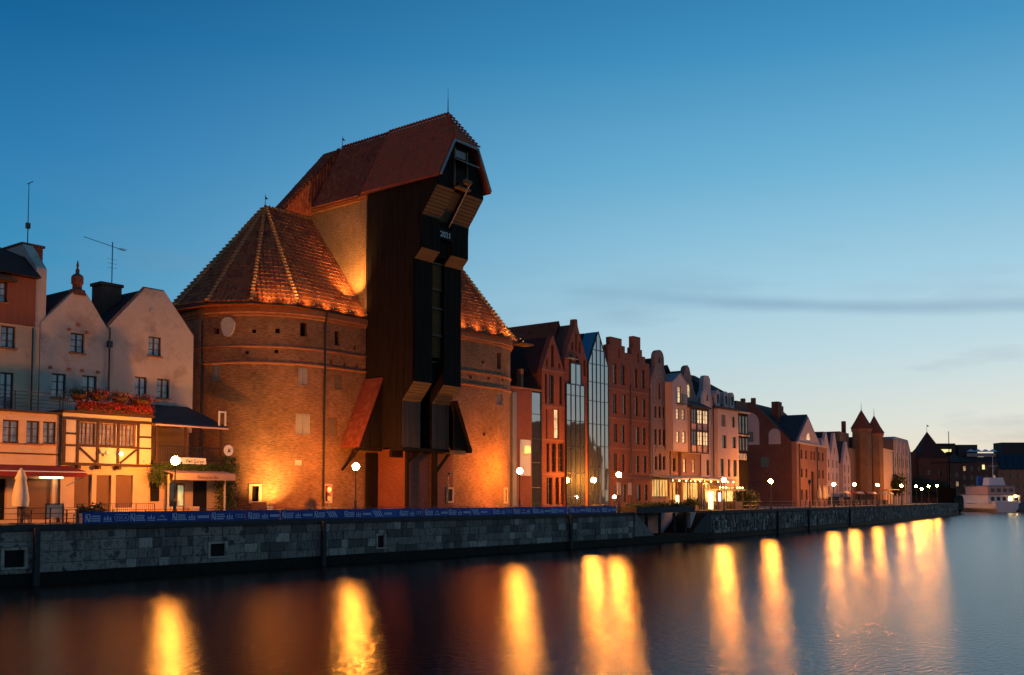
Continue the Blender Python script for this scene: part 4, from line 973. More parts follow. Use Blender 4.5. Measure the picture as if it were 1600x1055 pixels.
box_part(dh, 'window_hood', M_ROOF_SLATE, 28.1, 29.5, 8.4, 8.898, 17.36, 17.5)
pipe('downpipe', [(30.7, 8.85, 14.8), (30.7, 8.85, 9.5)], .05, dh)
am = thing('mast_aerial', 'tall thin aerial mast on the boarded house chimney', 'antenna', (31.8, 12, 20.45))
put(MB().bar((0, 0, 0), (0, 0, 4.1), .035, 6, .02), 'mast', M_IRON, am); put(MB().box(-.12, .12, -.1, .1, 1.2, 1.55), 'amplifier', M_IRON, am); put(MB().bar((-.1, 0, 4.05), (.25, 0, 4.3), .03, 6), 'dipole', M_IRON, am)

# tavern between the half-timbered house and the tower
tv = thing('tavern', 'ivy-framed tavern with open veranda and white awning beside the tower', 'tavern')
put(MB().box(36.4, 42.3, 5.3, 9.0, GZ, 6.6), 'ground_storey', mat('tavern_plaster', (.55, .36, .22), (.6, .41, .26), 1, .9), tv)
box_part(tv, 'veranda_floor', M_BEAM, 36.4, 41.6, 4.6, 9.0, 6.602, 6.8)
box_part(tv, 'veranda_back', M_WOOD_MID, 36.4, 41.6, 8.6, 8.7, 6.802, 9.2)
o = put(MB().prism([(4.5, 9.05), (4.5, 9.17), (8.98, 10.75), (8.98, 10.6)], 36.33, 41.75, 'x'), 'roof', M_ROOF_SLATE, tv); recalc(o.data)
put(MB().box(36.33, 41.75, 4.42, 4.49, 9.0, 9.1), 'gutter', M_PLASTER_PINK, tv)
for x in (36.5, 38.6, 41.3): box_part(tv, 'post', M_BEAM, x, x + .13, 4.62, 4.75, 6.8, 9.1)
put(MB().bar((36.5, 4.68, 7.75), (41.4, 4.68, 7.75), .03), 'rail', M_IRON, tv); balusters(tv, (36.5, 4.68, 6.8), (41.4, 4.68, 6.8), .95, 40)
for a, b, c, d, m in ((36.6, 37.2, 4.3, 5.5, M_BLACKHOLE), (37.75, 38.35, 3.9, 5.5, M_PANE), (39.7, 40.7, 3.2, 5.6, M_BLACKHOLE)): box_part(tv, 'opening', m, a, b, 5.24, 5.298, c, d)
dr = box_part(tv, 'door', M_FRAME_BROWN, 38.42, 39.02, 5.22, 5.297, 3.2, 5.45); put(MB().box(38.5, 38.9, 5.19, 5.215, 4.0, 5.3), 'pane', lit_pane('greenish_lit_pane', (.75, .85, .4), .55, .3, 2), dr)
o = put(MB().prism([(5.2, 6.35), (3.4, 6.05), (3.4, 5.62), (3.44, 5.62), (3.44, 6.0), (5.2, 6.28)], 36.95, 41.6, 'x'), 'awning', mat('salmon_canvas', (.40, .25, .19), (.45, .29, .22), 2, .9), tv)
link('lettering', text_mesh('Restaurant Bar', .26, M_BEAM, .003, 'CENTER'), None, o, loc=(39.5, 3.392, 5.72))
sb = put(MB().box(37.6, 40.1, 4.5, 4.55, 6.66, 7.06), 'sign_board', M_WHITE, tv); link('lettering', text_mesh('Pod Zuraw', .3, M_BEAM, .003, 'RIGHT'), None, sb, loc=(39.95, 4.492, 6.75))
for x in (37.0, 41.2): box_part(tv, 'awning_post', M_PLASTER, x, x + .09, 4.0, 4.1, GZ, 5.95)
box_part(tv, 'planter', M_PLASTER_PEACH, 37.6, 38.4, 4.5, 4.9, GZ, 3.95); box_part(tv, 'planter', M_PLASTER_PEACH, 39.05, 39.65, 4.5, 4.9, GZ, 3.95)
iv = leaves(MB(), 2600, lambda: (rf.uniform(36.4, 42.2), rf.uniform(4.4, 4.7), rf.gauss(6.45, .12)), .05, .1, rf)
leaves(iv, 3000, lambda: (rf.gauss(41.9, .35), rf.uniform(4.2, 5.25), rf.uniform(GZ, 7.2)), .05, .11, rf)
leaves(iv, 900, lambda: (rf.gauss(36.6, .3), rf.uniform(4.3, 4.7), rf.gauss(5.9, .3)), .05, .1, rf)
tag(put(iv, 'ivy', M_LEAF, None), 'green ivy trailing over the tavern awning and corner', 'ivy')
rsn = thing('round_sign', 'round pale hanging sign on a bracket beside the ivy', 'sign', (41.6, 4.2, 7.62))
put(MB().bar((0, .6, .45), (0, -.1, .45), .02), 'bracket', M_IRON, rsn); put(MB().lathe([(.36, -.03), (.36, .03)], 24), 'disc', M_WHITE, rsn).rotation_euler = (R(90), 0, 0)
put(MB().box(-.09, .12, -.045, -.032, -.12, -.04).prism([(-.06, -.03), (.04, -.03), (.02, .15), (-.02, .12)], -.045, -.032).bar((.05, -.038, -.02), (.14, -.038, .1), .02, 4), 'emblem', M_BEAM, rsn)
lb = thing('wall_lantern_box', 'white framed lantern box on the tower wall above the tavern roof', 'lantern', (41.3, 4.45, 9.25))
put(MB().box(-.28, -.2, 0, .1, 0, .85).box(.2, .28, 0, .1, 0, .85).box(-.28, .28, 0, .1, .85, .95), 'frame', M_WHITE, lb)
# cafe terrace
pb = thing('closed_parasol', 'folded cream cafe parasol by the quay railing', 'parasol', (26.6, 1.6, GZ))
put(MB().bar((0, 0, 0), (0, 0, 3.0), .035, 8), 'pole', M_FRAME_BROWN, pb); put(MB().box(-.4, .4, -.4, .4, 0, .08), 'base', M_COPING, pb)
cv = MB(); prf = [(.34, .95), (.37, 1.3), (.30, 1.9), (.22, 2.35), (.27, 2.4), (.14, 2.75), (.03, 2.98)]; nn = 16
i = cv.add([(r * (1 + (.16 if k % 2 else -.1)) * math.cos(2 * math.pi * k / nn), r * (1 + (.16 if k % 2 else -.1)) * math.sin(2 * math.pi * k / nn), z) for r, z in prf for k in range(nn)])
for j in range(len(prf) - 1):
    for k in range(nn): cv.f.append((i + j * nn + k, i + j * nn + (k + 1) % nn, i + (j + 1) * nn + (k + 1) % nn, i + (j + 1) * nn + k))
put(cv, 'canopy', M_CANVAS, pb, smooth=True)
def cafe_chair(label, x, y, rz):
    c = thing('cafe_chair', label, 'chair', (x, y, GZ), rz, 'cafe chairs by the quay')
    put(MB().box(-.22, .22, -.22, .22, .42, .47), 'seat', M_BEAM, c); put(MB().box(-.22, .22, .19, .23, .47, .95), 'backrest', M_BEAM, c)
    for sx in (-.19, .19):
        for sy in (-.19, .19): put(MB().bar((sx, sy, 0), (sx, sy, .42), .02), 'leg', M_IRON, c)
def cafe_table(label, x, y):
    t = thing('cafe_table', label, 'table', (x, y, GZ), 0, 'cafe tables by the quay'); put(MB().lathe([(.4, .72), (.4, .76)], 14), 'table_top', M_WOOD_MID, t)
    put(MB().bar((0, 0, .03), (0, 0, .72), .035), 'stem', M_IRON, t); put(MB().lathe([(.24, 0), (.2, .04)], 12), 'foot', M_IRON, t)
cafe_table('cafe table next to the folded parasol', 27.5, 2.2); cafe_table('cafe table before the roller shutter', 29.6, 2.4)
for l, x, y, rz in (('cafe chair behind the table next to the parasol', 27.4, 2.9, 0), ('cafe chair between the parasol and its table', 26.95, 1.9, 100), ('cafe chair behind the table before the shutter', 29.7, 3.1, 0), ('cafe chair beside the table before the shutter', 30.3, 2.4, -90)): cafe_chair(l, x, y, rz)
pt = thing('menu_stand', 'dark framed board standing behind the railing below the parasol', 'board', (28.3, 1.3, GZ)); put(MB().box(-.5, -.44, -.03, .03, 0, 1.1).box(.44, .5, -.03, .03, 0, 1.1).box(-.5, .5, -.03, .03, 1.04, 1.1), 'frame', M_BEAM, pt); put(MB().box(-.43, .43, -.01, .01, .35, 1.03), 'panel', M_PLASTER_PEACH, pt)
fb = thing('planter_trough', 'plastered flower trough with dark plants by the cafe tables', 'planter', (30.6, 1.7, GZ)); put(MB().box(-.75, .75, -.25, .25, 0, .55), 'trough', M_PLASTER_PEACH, fb)
put(leaves(MB(), 500, lambda: (rf.uniform(-.8, .8), rf.uniform(-.28, .28), .55 + abs(rf.gauss(.05, .2))), .06, .12, rf), 'leaves', M_LEAF_DARK, fb)

# ------------------------------------------------------------------ railings, banners
qr = thing('quay_railing', 'dark railing along the quay edge carrying the blue banners', 'railing')
rail_run(qr, (29.0, .12, 3.12), (83.2, .12, 3.12), .72, 27, rails=2, post_r=.035)
ql = thing('quay_railing', 'plain dark railing in front of the cafe terrace', 'railing')
rail_run(ql, (20, .12, 3.12), (28.95, .12, 3.12), .85, 6, rails=3, post_r=.04)
bn_rnd = random.Random(12)
def logo(kind, x, h, mb):
    if kind == 'n':       # square emblem with a notched N and three short lines of text
        mb.box(x, x + .05, 0, .004, .1, h - .12).box(x, x + .30, 0, .004, h - .17, h - .12).box(x + .24, x + .30, 0, .004, .1, h - .12)
        mb.prism([(x + .05, h - .2), (x + .11, h - .2), (x + .24, .16), (x + .24, .1), (x + .18, .1), (x + .05, h - .28)], 0, .004)
        for k in range(3):
            q = x + .36
            while q < x + .86: w = bn_rnd.uniform(.05, .11); mb.box(q, q + w, 0, .004, .11 + k * .125, .19 + k * .125); q += w + .025
        return .92
    if kind == 'p':       # three little peaks over a line
        for k, hh in ((0, .2), (.17, .28), (.34, .2)): mb.prism([(x + k, .2), (x + k + .14, .2), (x + k + .07, .2 + hh)], 0, .004)
        mb.box(x, x + .5, 0, .004, .11, .15); return .5
    if kind == 's':       # swoosh over a word
        mb.prism([(x + .05, .3), (x + .3, .42), (x + .5, .3), (x + .42, .29), (x + .3, .36)], 0, .004); q = x
        while q < x + .6: mb.box(q, q + .06, 0, .004, .12, .2); q += .08
        return .6
    if kind == 'w':       # one word
        q = x
        while q < x + .75: w = bn_rnd.uniform(.05, .09); mb.box(q, q + w, 0, .004, .2, .36); q += w + .02
        return .76
    if kind == 'x':       # crossed diagonal strokes
        for k in range(4): mb.prism([(x + k * .2, .5), (x + k * .2 + .1, .5), (x + k * .2 + .4, .1), (x + k * .2 + .3, .1)], 0, .004)
        return 1.0
    if kind == 'o':       # linked rings
        for k in range(3):
            c = x + .15 + k * .22
            for t in range(10):
                a, b = 2 * math.pi * t / 10, 2 * math.pi * (t + 1) / 10
                mb.bar((c + .14 * math.cos(a), .002, .3 + .1 * math.sin(a)), (c + .14 * math.cos(b), .002, .3 + .1 * math.sin(b)), .016, 4)
        return .75
PLAN = [('n', 'p', 'E'), ('n', 'p', 's'), ('n', 'p', 'w'), ('n', 'p', 'o'), ('n', 'p', 'w'), ('n', 'p', 'w'), ('n', 'x'), ('n', 'p', 'w'), ('x', 'w'), ('n', 'p', 'o'), ('n', 's', 'w'), ('n', 'p', 'w'), ('x', 'w'), ('n', 'p', 'o'), ('n', 's', 'p'), ('n', 'p', 'w'), ('n', 'w'), ('x', 'p', 'w'), ('n', 'p', 's'), ('n', 'p', 'w')]
BX0, BX1 = 29.2, 82.7; bw_ = (BX1 - BX0) / 20
BL = ['at the cafe end', 'below the half-timbered house windows', 'below the lamp by the tavern', 'under the tavern awning', 'before the ivy corner', 'before the tower slit window', 'before the floodlit tower foot',
      'before the round road sign', 'just past the tower downpipe', 'before the dark crane gate', 'before the gate boards', 'below the brick gate pier', 'below the timber post', 'before the small slit window of the pier',
      'before the second round tower', 'before the lamp at the second tower', 'below the white poster', 'before the brick slots', 'before the glass wall', 'last one, next to the planter slab']
NM = {'n': 'block emblem', 'p': 'three peaks', 'E': 'ESCA badge', 's': 'swoosh', 'w': 'a word', 'o': 'rings', 'x': 'diagonal strokes'}
for k, plan in enumerate(PLAN):
    b = thing('banner', f"blue railing banner with {' and '.join(NM[p] for p in plan[-2:])}, {BL[k]}", 'banner', (BX0 + k * bw_, .055, 3.1), 0, 'blue banners on the quay railing')
    h = .64; w = bw_ - bn_rnd.choice((.012, .02, .05)); n = 8; mb = MB()
    g = [(w * i / n, .012 * math.sin(i * 2.1 + k), 0) for i in range(n + 1)]
    for p, q in zip(g, g[1:]): mb.hexa([(p[0], p[1] - .004, .0), (q[0], q[1] - .004, .0), (q[0], q[1] + .004, .0), (p[0], p[1] + .004, .0)], [(p[0], p[1] - .004, h), (q[0], q[1] - .004, h), (q[0], q[1] + .004, h), (p[0], p[1] + .004, h)])
    put(mb, 'sheet', M_BLUE if k % 4 or k < 6 else M_BLUE2, b); pm = MB(); x = .15
    for p in plan:
        if p == 'E':
            for a, c in (((x + .1, .14), (x + .8, .14)), ((x + .8, .14), (x + .9, .3)), ((x + .9, .3), (x + .8, .48)), ((x + .8, .48), (x + .1, .48)), ((x + .1, .48), (x, .3)), ((x, .3), (x + .1, .14))): pm.bar((a[0], .002, a[1]), (c[0], .002, c[1]), .018, 4)
            link('lettering', text_mesh('ESCA', .27, M_PRINT, .002, 'CENTER'), None, b, loc=(x + .45, -.022, .21)); x += 1.0
        else: x += logo(p, x, h, pm) + .14
    o = put(pm, 'print', M_PRINT, b, loc=(0, -.024, 0), kind='stuff')

# ------------------------------------------------------------------ street lamps
def make_lamp(label, x, y, zc=6.62, lit=True):
    t = thing('street_lamp', label, 'street lamp', (x, y, GZ), 0, 'street lamps along the quay')
    H = zc - GZ
    put(MB().lathe([(.2, 0), (.2, .12), (.15, .16), (.13, .55), (.16, .6), (.10, .72), (.09, 1.15), (.12, 1.2), (.055, 1.3)], 12), 'base', M_IRON, t)
    put(MB().lathe([(.05, 1.28), (.042, H - .42), (.07, H - .40), (.05, H - .34)], 10), 'pole', M_IRON, t)
    put(MB().lathe([(.05, H - .34), (.14, H - .27), (.15, H - .235)], 12), 'collar', M_IRON, t)
    gl = MB().lathe([(.10, -.23)] + [(.25 * math.sin(a), -.25 * math.cos(a)) for a in (math.pi * k / 8 for k in range(2, 8))] + [(.05, .25)], 14)
    put(gl, 'globe', (M_GLOBE if x < 150 else M_GLOBE_WEAK) if lit else M_WHITE, t, loc=(0, 0, H), smooth=True)
    put(MB().lathe([(.09, H + .245), (.06, H + .3), (.015, H + .42)], 8), 'cap', M_IRON, t)
LAMPS = [('street lamp just off the picture edge by the cafe', 20.9, .8, 6.62), ('street lamp in front of the tavern sign', 35.34, .8, 6.69), ('street lamp in front of the tiled lean-to of the crane', 49.81, .8, 6.69), ('street lamp in front of the white poster wall', 68.64, .8, 6.77),
         ('street lamp before the red stepped gables, right of the glass wall', 84.36, .8, 6.72), ('street lamp above the lit kiosks', 107.8, 1.3, 6.56), ('street lamp before the fir tree', 123.2, 2.4, 6.62),
         ('short lamp at the foot of the pink gables', 154.0, 5.8, 6.56), ('street lamp before the twin-towered gate', 167.5, 7.4, 6.71), ('street lamp just past the twin-towered gate', 185.2, 9.5, 6.79), ('street lamp before the glass-fronted gable', 207.8, 12.3, 6.91),
         ('street lamp left of the pyramid-roofed tower', 227.5, 15.3, 6.98), ('street lamp under the pyramid-roofed tower, lower of a close pair', 236, 16.6, 6.49), ('street lamp under the pyramid-roofed tower, upper of a close pair', 247.2, 18.3, 7.17), ('last street lamp of the upper row before the dark ship', 262, 20.5, 7.48)]
for l, x, y, z in LAMPS: make_lamp(l, x, y, z)
for l, x, y, z in (('first small lamp of the lower far row', 318, 44.5, 6.6), ('second small lamp of the lower far row', 316.4, 40.4, 6.6), ('third small lamp of the lower far row', 330, 41.5, 6.6), ('last small lamp of the lower far row, beside the dark ship', 344, 45.5, 6.6)): make_lamp(l, x, y, z)
make_lamp('street lamp before the tall glass wall', 86.6, 5.2, 6.3)
bl = thing('bollard_light', 'small white globe light before the glass wall', 'lamp', (89.4, 4.5, GZ)); put(MB().bar((0, 0, 0), (0, 0, 1.35), .05, 8), 'post', M_IRON, bl); put(MB().lathe([(.05, -.16), (.16, -.05), (.16, .05), (.05, .16)], 12), 'globe', emit('cool_globe', (1, .82, .5), 60), bl, loc=(0, 0, 1.5))
rs2 = thing('road_sign', 'round white road sign with red ring on a short pole', 'sign', (50.2, 4.0, GZ)); put(MB().bar((0, 0, 0), (0, 0, 1.9), .03, 8), 'pole', M_GREYMETAL, rs2)
put(MB().lathe([(.3, -.01), (.3, .01)], 24), 'disc', M_REDPAINT, rs2, loc=(0, -.04, 2.0)).rotation_euler = (R(90), 0, 0); put(MB().lathe([(.21, -.006), (.21, .006)], 24), 'face', M_WHITE, rs2, loc=(0, -.056, 2.0)).rotation_euler = (R(90), 0, 0)
put(MB().box(-.16, .16, -.05, -.035, 1.2, 1.5), 'plate', M_PLASTER_PEACH, rs2)
ub = thing('utility_box', 'pale ribbed box at the tower foot', 'box', (43.9, 3.9, GZ)); put(MB().box(-.45, .45, -.2, .2, 0, 1.1), 'cabinet', M_BRICK_DARK, ub); put(MB().box(.5, 1.0, -.22, .2, 0, .85), 'ribbed_bin', M_PLASTER, ub); put(MB().box(-.5, .5, -.25, .25, 1.1, 1.16), 'lid', M_PLASTER_PEACH, ub)
dl = thing('dark_street_lamp', 'unlit slim lamp post beside the brick gate pier', 'street lamp', (61.3, 2.4, GZ)); put(MB().bar((0, 0, 0), (0, 0, 3.2), .04, 8), 'pole', M_IRON, dl); put(MB().bar((0, 0, 3.2), (.3, 0, 3.35), .03, 6).box(.15, .5, -.1, .1, 3.3, 3.42), 'head', M_IRON, dl)

# ------------------------------------------------------------------ row of houses beyond the crane
YF = 7.0
def glaze(parent, u0, u1, z0, z1, y, nu, zcuts, pane=None, mull=None, name='glass_pane'):
    """curtain wall: every pane its own piece between mullions"""
    pane = pane or M_PANE_SKY; mull = mull or M_IRON; du = (u1 - u0) / nu; zs = [z0] + list(zcuts) + [z1]
    for a, b in zip(zs, zs[1:]):
        for k in range(nu):
            key = ('gp', round(du, 3), round(b - a, 3), pane.name)
            if key not in WCACHE:
                WCACHE[key] = MB().box(.03, du - .03, 0, .02, .03, b - a - .03).mesh(name); WCACHE[key].materials.append(pane)
            o = link(name, WCACHE[key], None, parent, loc=(u0 + k * du, y, a)); o.rotation_euler = (R(random.uniform(-.25, .25)), 0, R(random.uniform(-.25, .25)))
    for k in range(nu + 1): put(MB().box(u0 + k * du - .03, u0 + k * du + .03, y - .06, y + .1, z0, z1), 'mullion', mull, parent)
    for z in zs: put(MB().box(u0, u1, y - .045, y + .09, z - .03, z + .03), 'transom', mull, parent)
b1 = thing('infill_block', 'low flat red brick block with white poster beside the second tower', 'building')
put(MB().box(75.3, 78.62, YF, 18, GZ, 14.8), 'wall', M_BRICK_RED, b1); put(MB().box(75.2, 80.2, YF - .1, 18, 14.82, 15.0), 'parapet', M_TRIM_BRICK, b1)
put(MB().box(78.64, 80.2, YF + .3, 17.9, GZ, 14.8), 'stair_core', M_BRICK_DARK, b1); glaze(b1, 78.66, 80.18, GZ + .1, 14.7, YF + .1, 1, (5.5, 7.9, 10.2, 12.6))
po = put(MB().box(76.72, 78.37, YF - .06, YF - .002, 6.6, 10.03), 'poster', M_WHITE, b1)
put(MB().lathe([(.26, 8.75), (.3, 8.8), (.27, 9.3), (.22, 9.42)], 10, (77.6, YF - .3)), 'poster_lamp', emit('poster_lamp', (1, .62, .14), 1.6), po)
put(MB().box(77.1, 78.0, YF - .075, YF - .062, 8.5, 8.66), 'lettering', M_CANVAS, po)
box_part(b1, 'service_duct', M_GREYMETAL, 75.3, 75.9, YF - .25, YF - .002, GZ, 14.4); box_part(b1, 'vent_stack', M_TRIM_BRICK, 78.2, 78.6, 8, 8.5, 15.0, 17.0)
rl_ = thing('glass_roofed_house', 'dark roofed house with glazed ridge peeping up behind the second tower', 'building')
body(rl_, 73.6, 80.2, 11, 24, GZ, 16.2, 21.0, M_BRICK_DARK, 77.0); gable_roof(rl_, 73.6, 80.2, 10.7, 24, 16.2, 21.0, M_ROOF_SLATE, .2, uc=77.0)
gpan = MB(); 
for k in range(3):
    y0 = 10.9 + k * 1.5; o = put(MB().hexa([(77.35, y0, 20.9), (78.9, y0, 18.7), (78.9, y0 + 1.4, 18.7), (77.35, y0 + 1.4, 20.9)], [(77.4, y0, 20.98), (78.95, y0, 18.78), (78.95, y0 + 1.4, 18.78), (77.4, y0 + 1.4, 20.98)]), 'roof_glass', M_PANE_SKY, rl_, loc=(0, 0, .3))
    o = put(MB().hexa([(75.1, y0, 18.7), (76.65, y0, 20.9), (76.65, y0 + 1.4, 20.9), (75.1, y0 + 1.4, 18.7)], [(75.05, y0, 18.78), (76.6, y0, 20.98), (76.6, y0 + 1.4, 20.98), (75.05, y0 + 1.4, 18.78)]), 'roof_glass', M_PANE_SKY, rl_, loc=(0, 0, .3))
glz = put(MB().prism([(75.2, 18.55), (78.8, 18.55), (77.0, 21.1)], 10.6, 10.66), 'gable_glass', M_PANE_SKY, rl_)
for a, b in (((75.2, 18.6), (77, 21.2)), ((78.8, 18.6), (77, 21.2)), ((75.2, 18.55), (78.8, 18.55)), ((76.1, 18.6), (76.1, 19.8)), ((77, 18.6), (77, 21)), ((77.9, 18.6), (77.9, 19.8))): put(MB().bar((a[0], 10.56, a[1]), (b[0], 10.56, b[1]), .05, 4), 'glazing_bar', M_IRON, rl_)
o = put(MB().hexa([(73.5, 9.5, 15.3), (75.6, 9.5, 17.6), (75.6, 10.9, 17.6), (73.5, 10.9, 15.3)], [(73.4, 9.5, 15.4), (75.5, 9.5, 17.7), (75.5, 10.9, 17.7), (73.4, 10.9, 15.4)]), 'skylight', M_PANE_SKY, rl_)
put(MB().prism([(73.3, 14.9), (76.0, 17.8), (76.0, 14.9)], 9.3, 10.98), 'lean_to', M_ROOF_SLATE, rl_)

b2 = thing('brick_slot_house', 'red brick museum house with pointed gable and tall slit windows', 'house')
W2 = [(81.84, 82.28, 17.43, 19.7, 'slot'), (81.0, 81.25, 17.43, 18.16, 'plain'), (83.07, 83.4, 17.43, 17.98, 'plain'), (80.79, 81.13, 13.77, 16.67, 'slot'), (81.44, 82.26, 13.78, 16.65, 'slot2'), (83.24, 83.68, 13.8, 16.65, 'slot'),
      (80.95, 81.16, 10.3, 13.17, 'lit1'), (82.3, 83.17, 10.37, 13.33, 'lit1'), (81.03, 81.47, 7.02, 9.85, 'slot'), (81.92, 82.59, 7.04, 9.9, 'slot'), (82.97, 83.9, 7.07, 9.95, 'slot2'), (81.02, 81.98, 3.83, 6.52, 'slot2'), (82.5, 83.1, 3.83, 6.54, 'slot'), (83.45, 83.95, 3.82, 6.56, 'slot')]
facade(b2, [(80.25, GZ), (84.1, GZ), (84.1, 17.1), (82.25, 20.6), (82.0, 20.6), (80.25, 17.1)], W2, YF, M_BRICK_RED, depth=.6)
for z in (6.75, 9.98 + .15, 13.45, 17.0): box_part(b2, 'string_course', M_TRIM_BRICK, 80.25, 84.1, YF - .05, YF - .002, z, z + .14)
body(b2, 80.25, 84.1, YF + .6, 20, GZ, 16.9, 20.2, M_BRICK_DARK, 82.1); gable_roof(b2, 80.25, 84.1, YF + .5, 20, 16.9, 20.2, M_ROOF_DARK, .15, uc=82.1)
b2b = thing('brick_gable_house', 'taller red brick gable with glazed bay front and pointed finial', 'house')
facade(b2b, [(84.14, GZ), (88.2, GZ), (88.2, 18.6), (86.5, 22.1), (86.4, 22.8), (86.0, 22.8), (85.9, 22.1), (84.14, 18.6)],
       [(85.34, 85.7, 19.53, 20.33, 'slot'), (86.05, 86.35, 19.5, 21.4, 'slot'), (86.7, 87.0, 19.4, 20.6, 'slot'), (85.06, 85.43, 18.29, 19.03, 'plain'), (86.07, 86.63, 18.3, 18.99, 'plain'), (87.55, 87.95, 17.13, 18.8, 'slot'), (84.3, 87.4, 3.5, 15.9, None)], YF, M_BRICK_RED, depth=.6)
glaze(b2b, 84.2, 87.5, GZ + .1, 16.0, YF - .15, 4, (4.6, 7.0, 9.6, 12.3, 14.9)); glaze(b2b, 85.0, 86.9, 16.05, 18.15, YF - .12, 2, ())
for z in (7.0,): pass
box_part(b2b, 'foyer_wall', lit_pane('foyer_glow', (1, .62, .18), 1.1, .25, .8), 84.2, 87.5, YF + .5, YF + .55, GZ, 7.0)
box_part(b2b, 'bay_roof', M_GREYMETAL, 84.2, 86.0, YF - .4, YF - .002, 18.55, 18.66)
body(b2b, 84.14, 88.2, YF + .6, 22, GZ, 18.4, 22.3, M_BRICK_DARK, 86.2); gable_roof(b2b, 83.6, 88.2, YF + 2.0, 24, 17.3, 22.5, M_TILE_OLD, .2, uc=86.0)
b3 = thing('glass_gable_house', 'tall all-glass gabled front mirroring the evening sky', 'building')
glaze(b3, 88.26, 92.1, GZ + .1, 18.5, YF - .1, 5, (5.3, 7.6, 9.9, 12.2, 14.6, 16.6))
o = put(MB().prism([(88.26, 18.53), (92.1, 18.53), (90.15, 22.0)], YF - .1, YF - .07), 'gable_glass', M_PANE_SKY, b3)
for a, b in (((88.26, 18.53), (90.15, 22.05)), ((92.1, 18.53), (90.15, 22.05)), ((89.03, 18.5), (89.03, 19.9)), ((89.8, 18.5), (89.8, 21.3)), ((90.56, 18.5), (90.56, 21.2)), ((91.33, 18.5), (91.33, 19.9)), ((89.1, 20.0), (91.2, 20.0))): put(MB().bar((a[0], YF - .12, a[1]), (b[0], YF - .12, b[1]), .05, 4), 'glazing_bar', M_IRON, b3)
put(MB().box(88.26, 92.1, YF + .6, 20, GZ, 17.6), 'wall', M_BLACKHOLE, b3)
for k in range(4):
    y0 = YF + k * 1.6
    put(MB().hexa([(88.2, y0, 18.4), (90.1, y0, 21.95), (90.1, y0 + 1.5, 21.95), (88.2, y0 + 1.5, 18.4)], [(88.14, y0, 18.45), (90.04, y0, 22.0), (90.04, y0 + 1.5, 22.0), (88.14, y0 + 1.5, 18.45)]), 'roof_glass', M_PANE_SKY if k % 2 == 0 else M_ROOF_SLATE, b3)
    put(MB().hexa([(90.2, y0, 21.95), (92.15, y0, 18.4), (92.15, y0 + 1.5, 18.4), (90.2, y0 + 1.5, 21.95)], [(90.26, y0, 22.0), (92.21, y0, 18.45), (92.21, y0 + 1.5, 18.45), (90.26, y0 + 1.5, 22.0)]), 'roof_glass', M_PANE_SKY, b3)
# hanging notices at the glass entrance
for l, x in (('orange lit notice panel nearer the glass wall', 91.0), ('orange lit notice panel nearer the stepped gables', 93.2)):
    n_ = thing('notice_panel', l, 'sign', (x, 5.0, GZ), 0, 'notice panels by the glass wall'); put(MB().bar((-.4, 0, 0), (-.4, 0, 3.1), .03).bar((.4, 0, 0), (.4, 0, 3.1), .03), 'frame', M_IRON, n_); put(MB().box(-.38, .38, -.02, .02, 1.7, 3.0), 'panel', M_PLASTER_PEACH, n_)

def stepped(label, u0, u1, steps, wins, door):
    h_ = thing('stepped_gable_house', label, 'house', (0, 0, 0), 0, 'red brick houses with stepped gables')
    facade(h_, [(u0, GZ), (u1, GZ)] + steps, wins, YF, M_BRICK_RED, depth=.6)
    uc = (u0 + u1) / 2; body(h_, u0, u1, YF + .6, 20, GZ, 18.3, 20.6, M_BRICK_DARK); gable_roof(h_, u0, u1, YF + .58, 20, 18.3, 20.6, M_ROOF_DARK, .02)
    for z in (6.6, 9.75, 13.0, 16.15): box_part(h_, 'string_course', M_TRIM_BRICK, u0 + .01, u1 - .01, YF - .05, YF - .002, z, z + .16)
    return h_
h4 = stepped('red brick house with low broad stepped gable next to the glass gable', 92.2, 96.75, [(96.75, 20.4), (95.65, 20.4), (95.65, 21.1), (95.0, 21.1), (95.0, 21.85), (92.75, 21.85), (92.75, 20.95), (92.2, 20.95)],
        [(93.24, 94.01, 16.79, 19.01, 'slot'), (94.85, 95.75, 16.78, 19.02, 'slot2'), (94.29, 94.6, 19.68, 20.79, None), (93.15, 94.08, 13.59, 15.71, 'slot2'), (95.18, 95.95, 13.6, 15.81, 'slot'), (93.3, 94.21, 10.49, 12.5, 'slot2'), (94.93, 95.65, 10.44, 12.47, 'slot'), (93.27, 94.18, 7.38, 9.27, 'slot2'), (94.98, 95.61, 7.34, 9.28, 'slot'), (93.4, 94.23, 4.06, 5.94, 'slot'), (95.07, 95.92, 4.05, 5.96, 'slot')], None)
h4b = stepped('red brick house with tall chimney-like step on its gable', 96.8, 100.9, [(100.9, 19.7), (100.0, 19.7), (100.0, 20.4), (99.3, 20.4), (99.3, 21.1), (98.95, 21.1), (98.95, 22.5), (97.45, 22.5), (97.45, 21.2), (97.1, 21.2), (97.1, 20.4), (96.8, 20.4)],
        [(97.7, 98.36, 16.72, 18.89, 'slot'), (99.21, 99.89, 16.76, 18.87, 'slot'), (98.3, 98.62, 19.59, 20.68, None), (97.73, 98.46, 13.59, 15.78, 'slot'), (99.35, 100.07, 13.57, 15.61, 'slot'), (97.85, 98.7, 10.46, 12.41, 'slot'), (99.32, 100.04, 10.4, 12.42, 'slot'), (97.9, 98.65, 7.24, 9.19, 'slot'), (99.46, 100.18, 7.25, 9.2, 'slot'), (98.0, 98.97, 4.16, 5.99, 'slot'), (99.6, 100.41, 4.15, 6.0, 'slot')], None)
for h_, zz in ((h4, (94.29, 94.6, 19.68, 20.79)), (h4b, (98.3, 98.62, 19.59, 20.68))): box_part(h_, 'niche_back', M_BRICK_DARK, zz[0], zz[1], YF + .25, YF + .27, zz[2], zz[3])

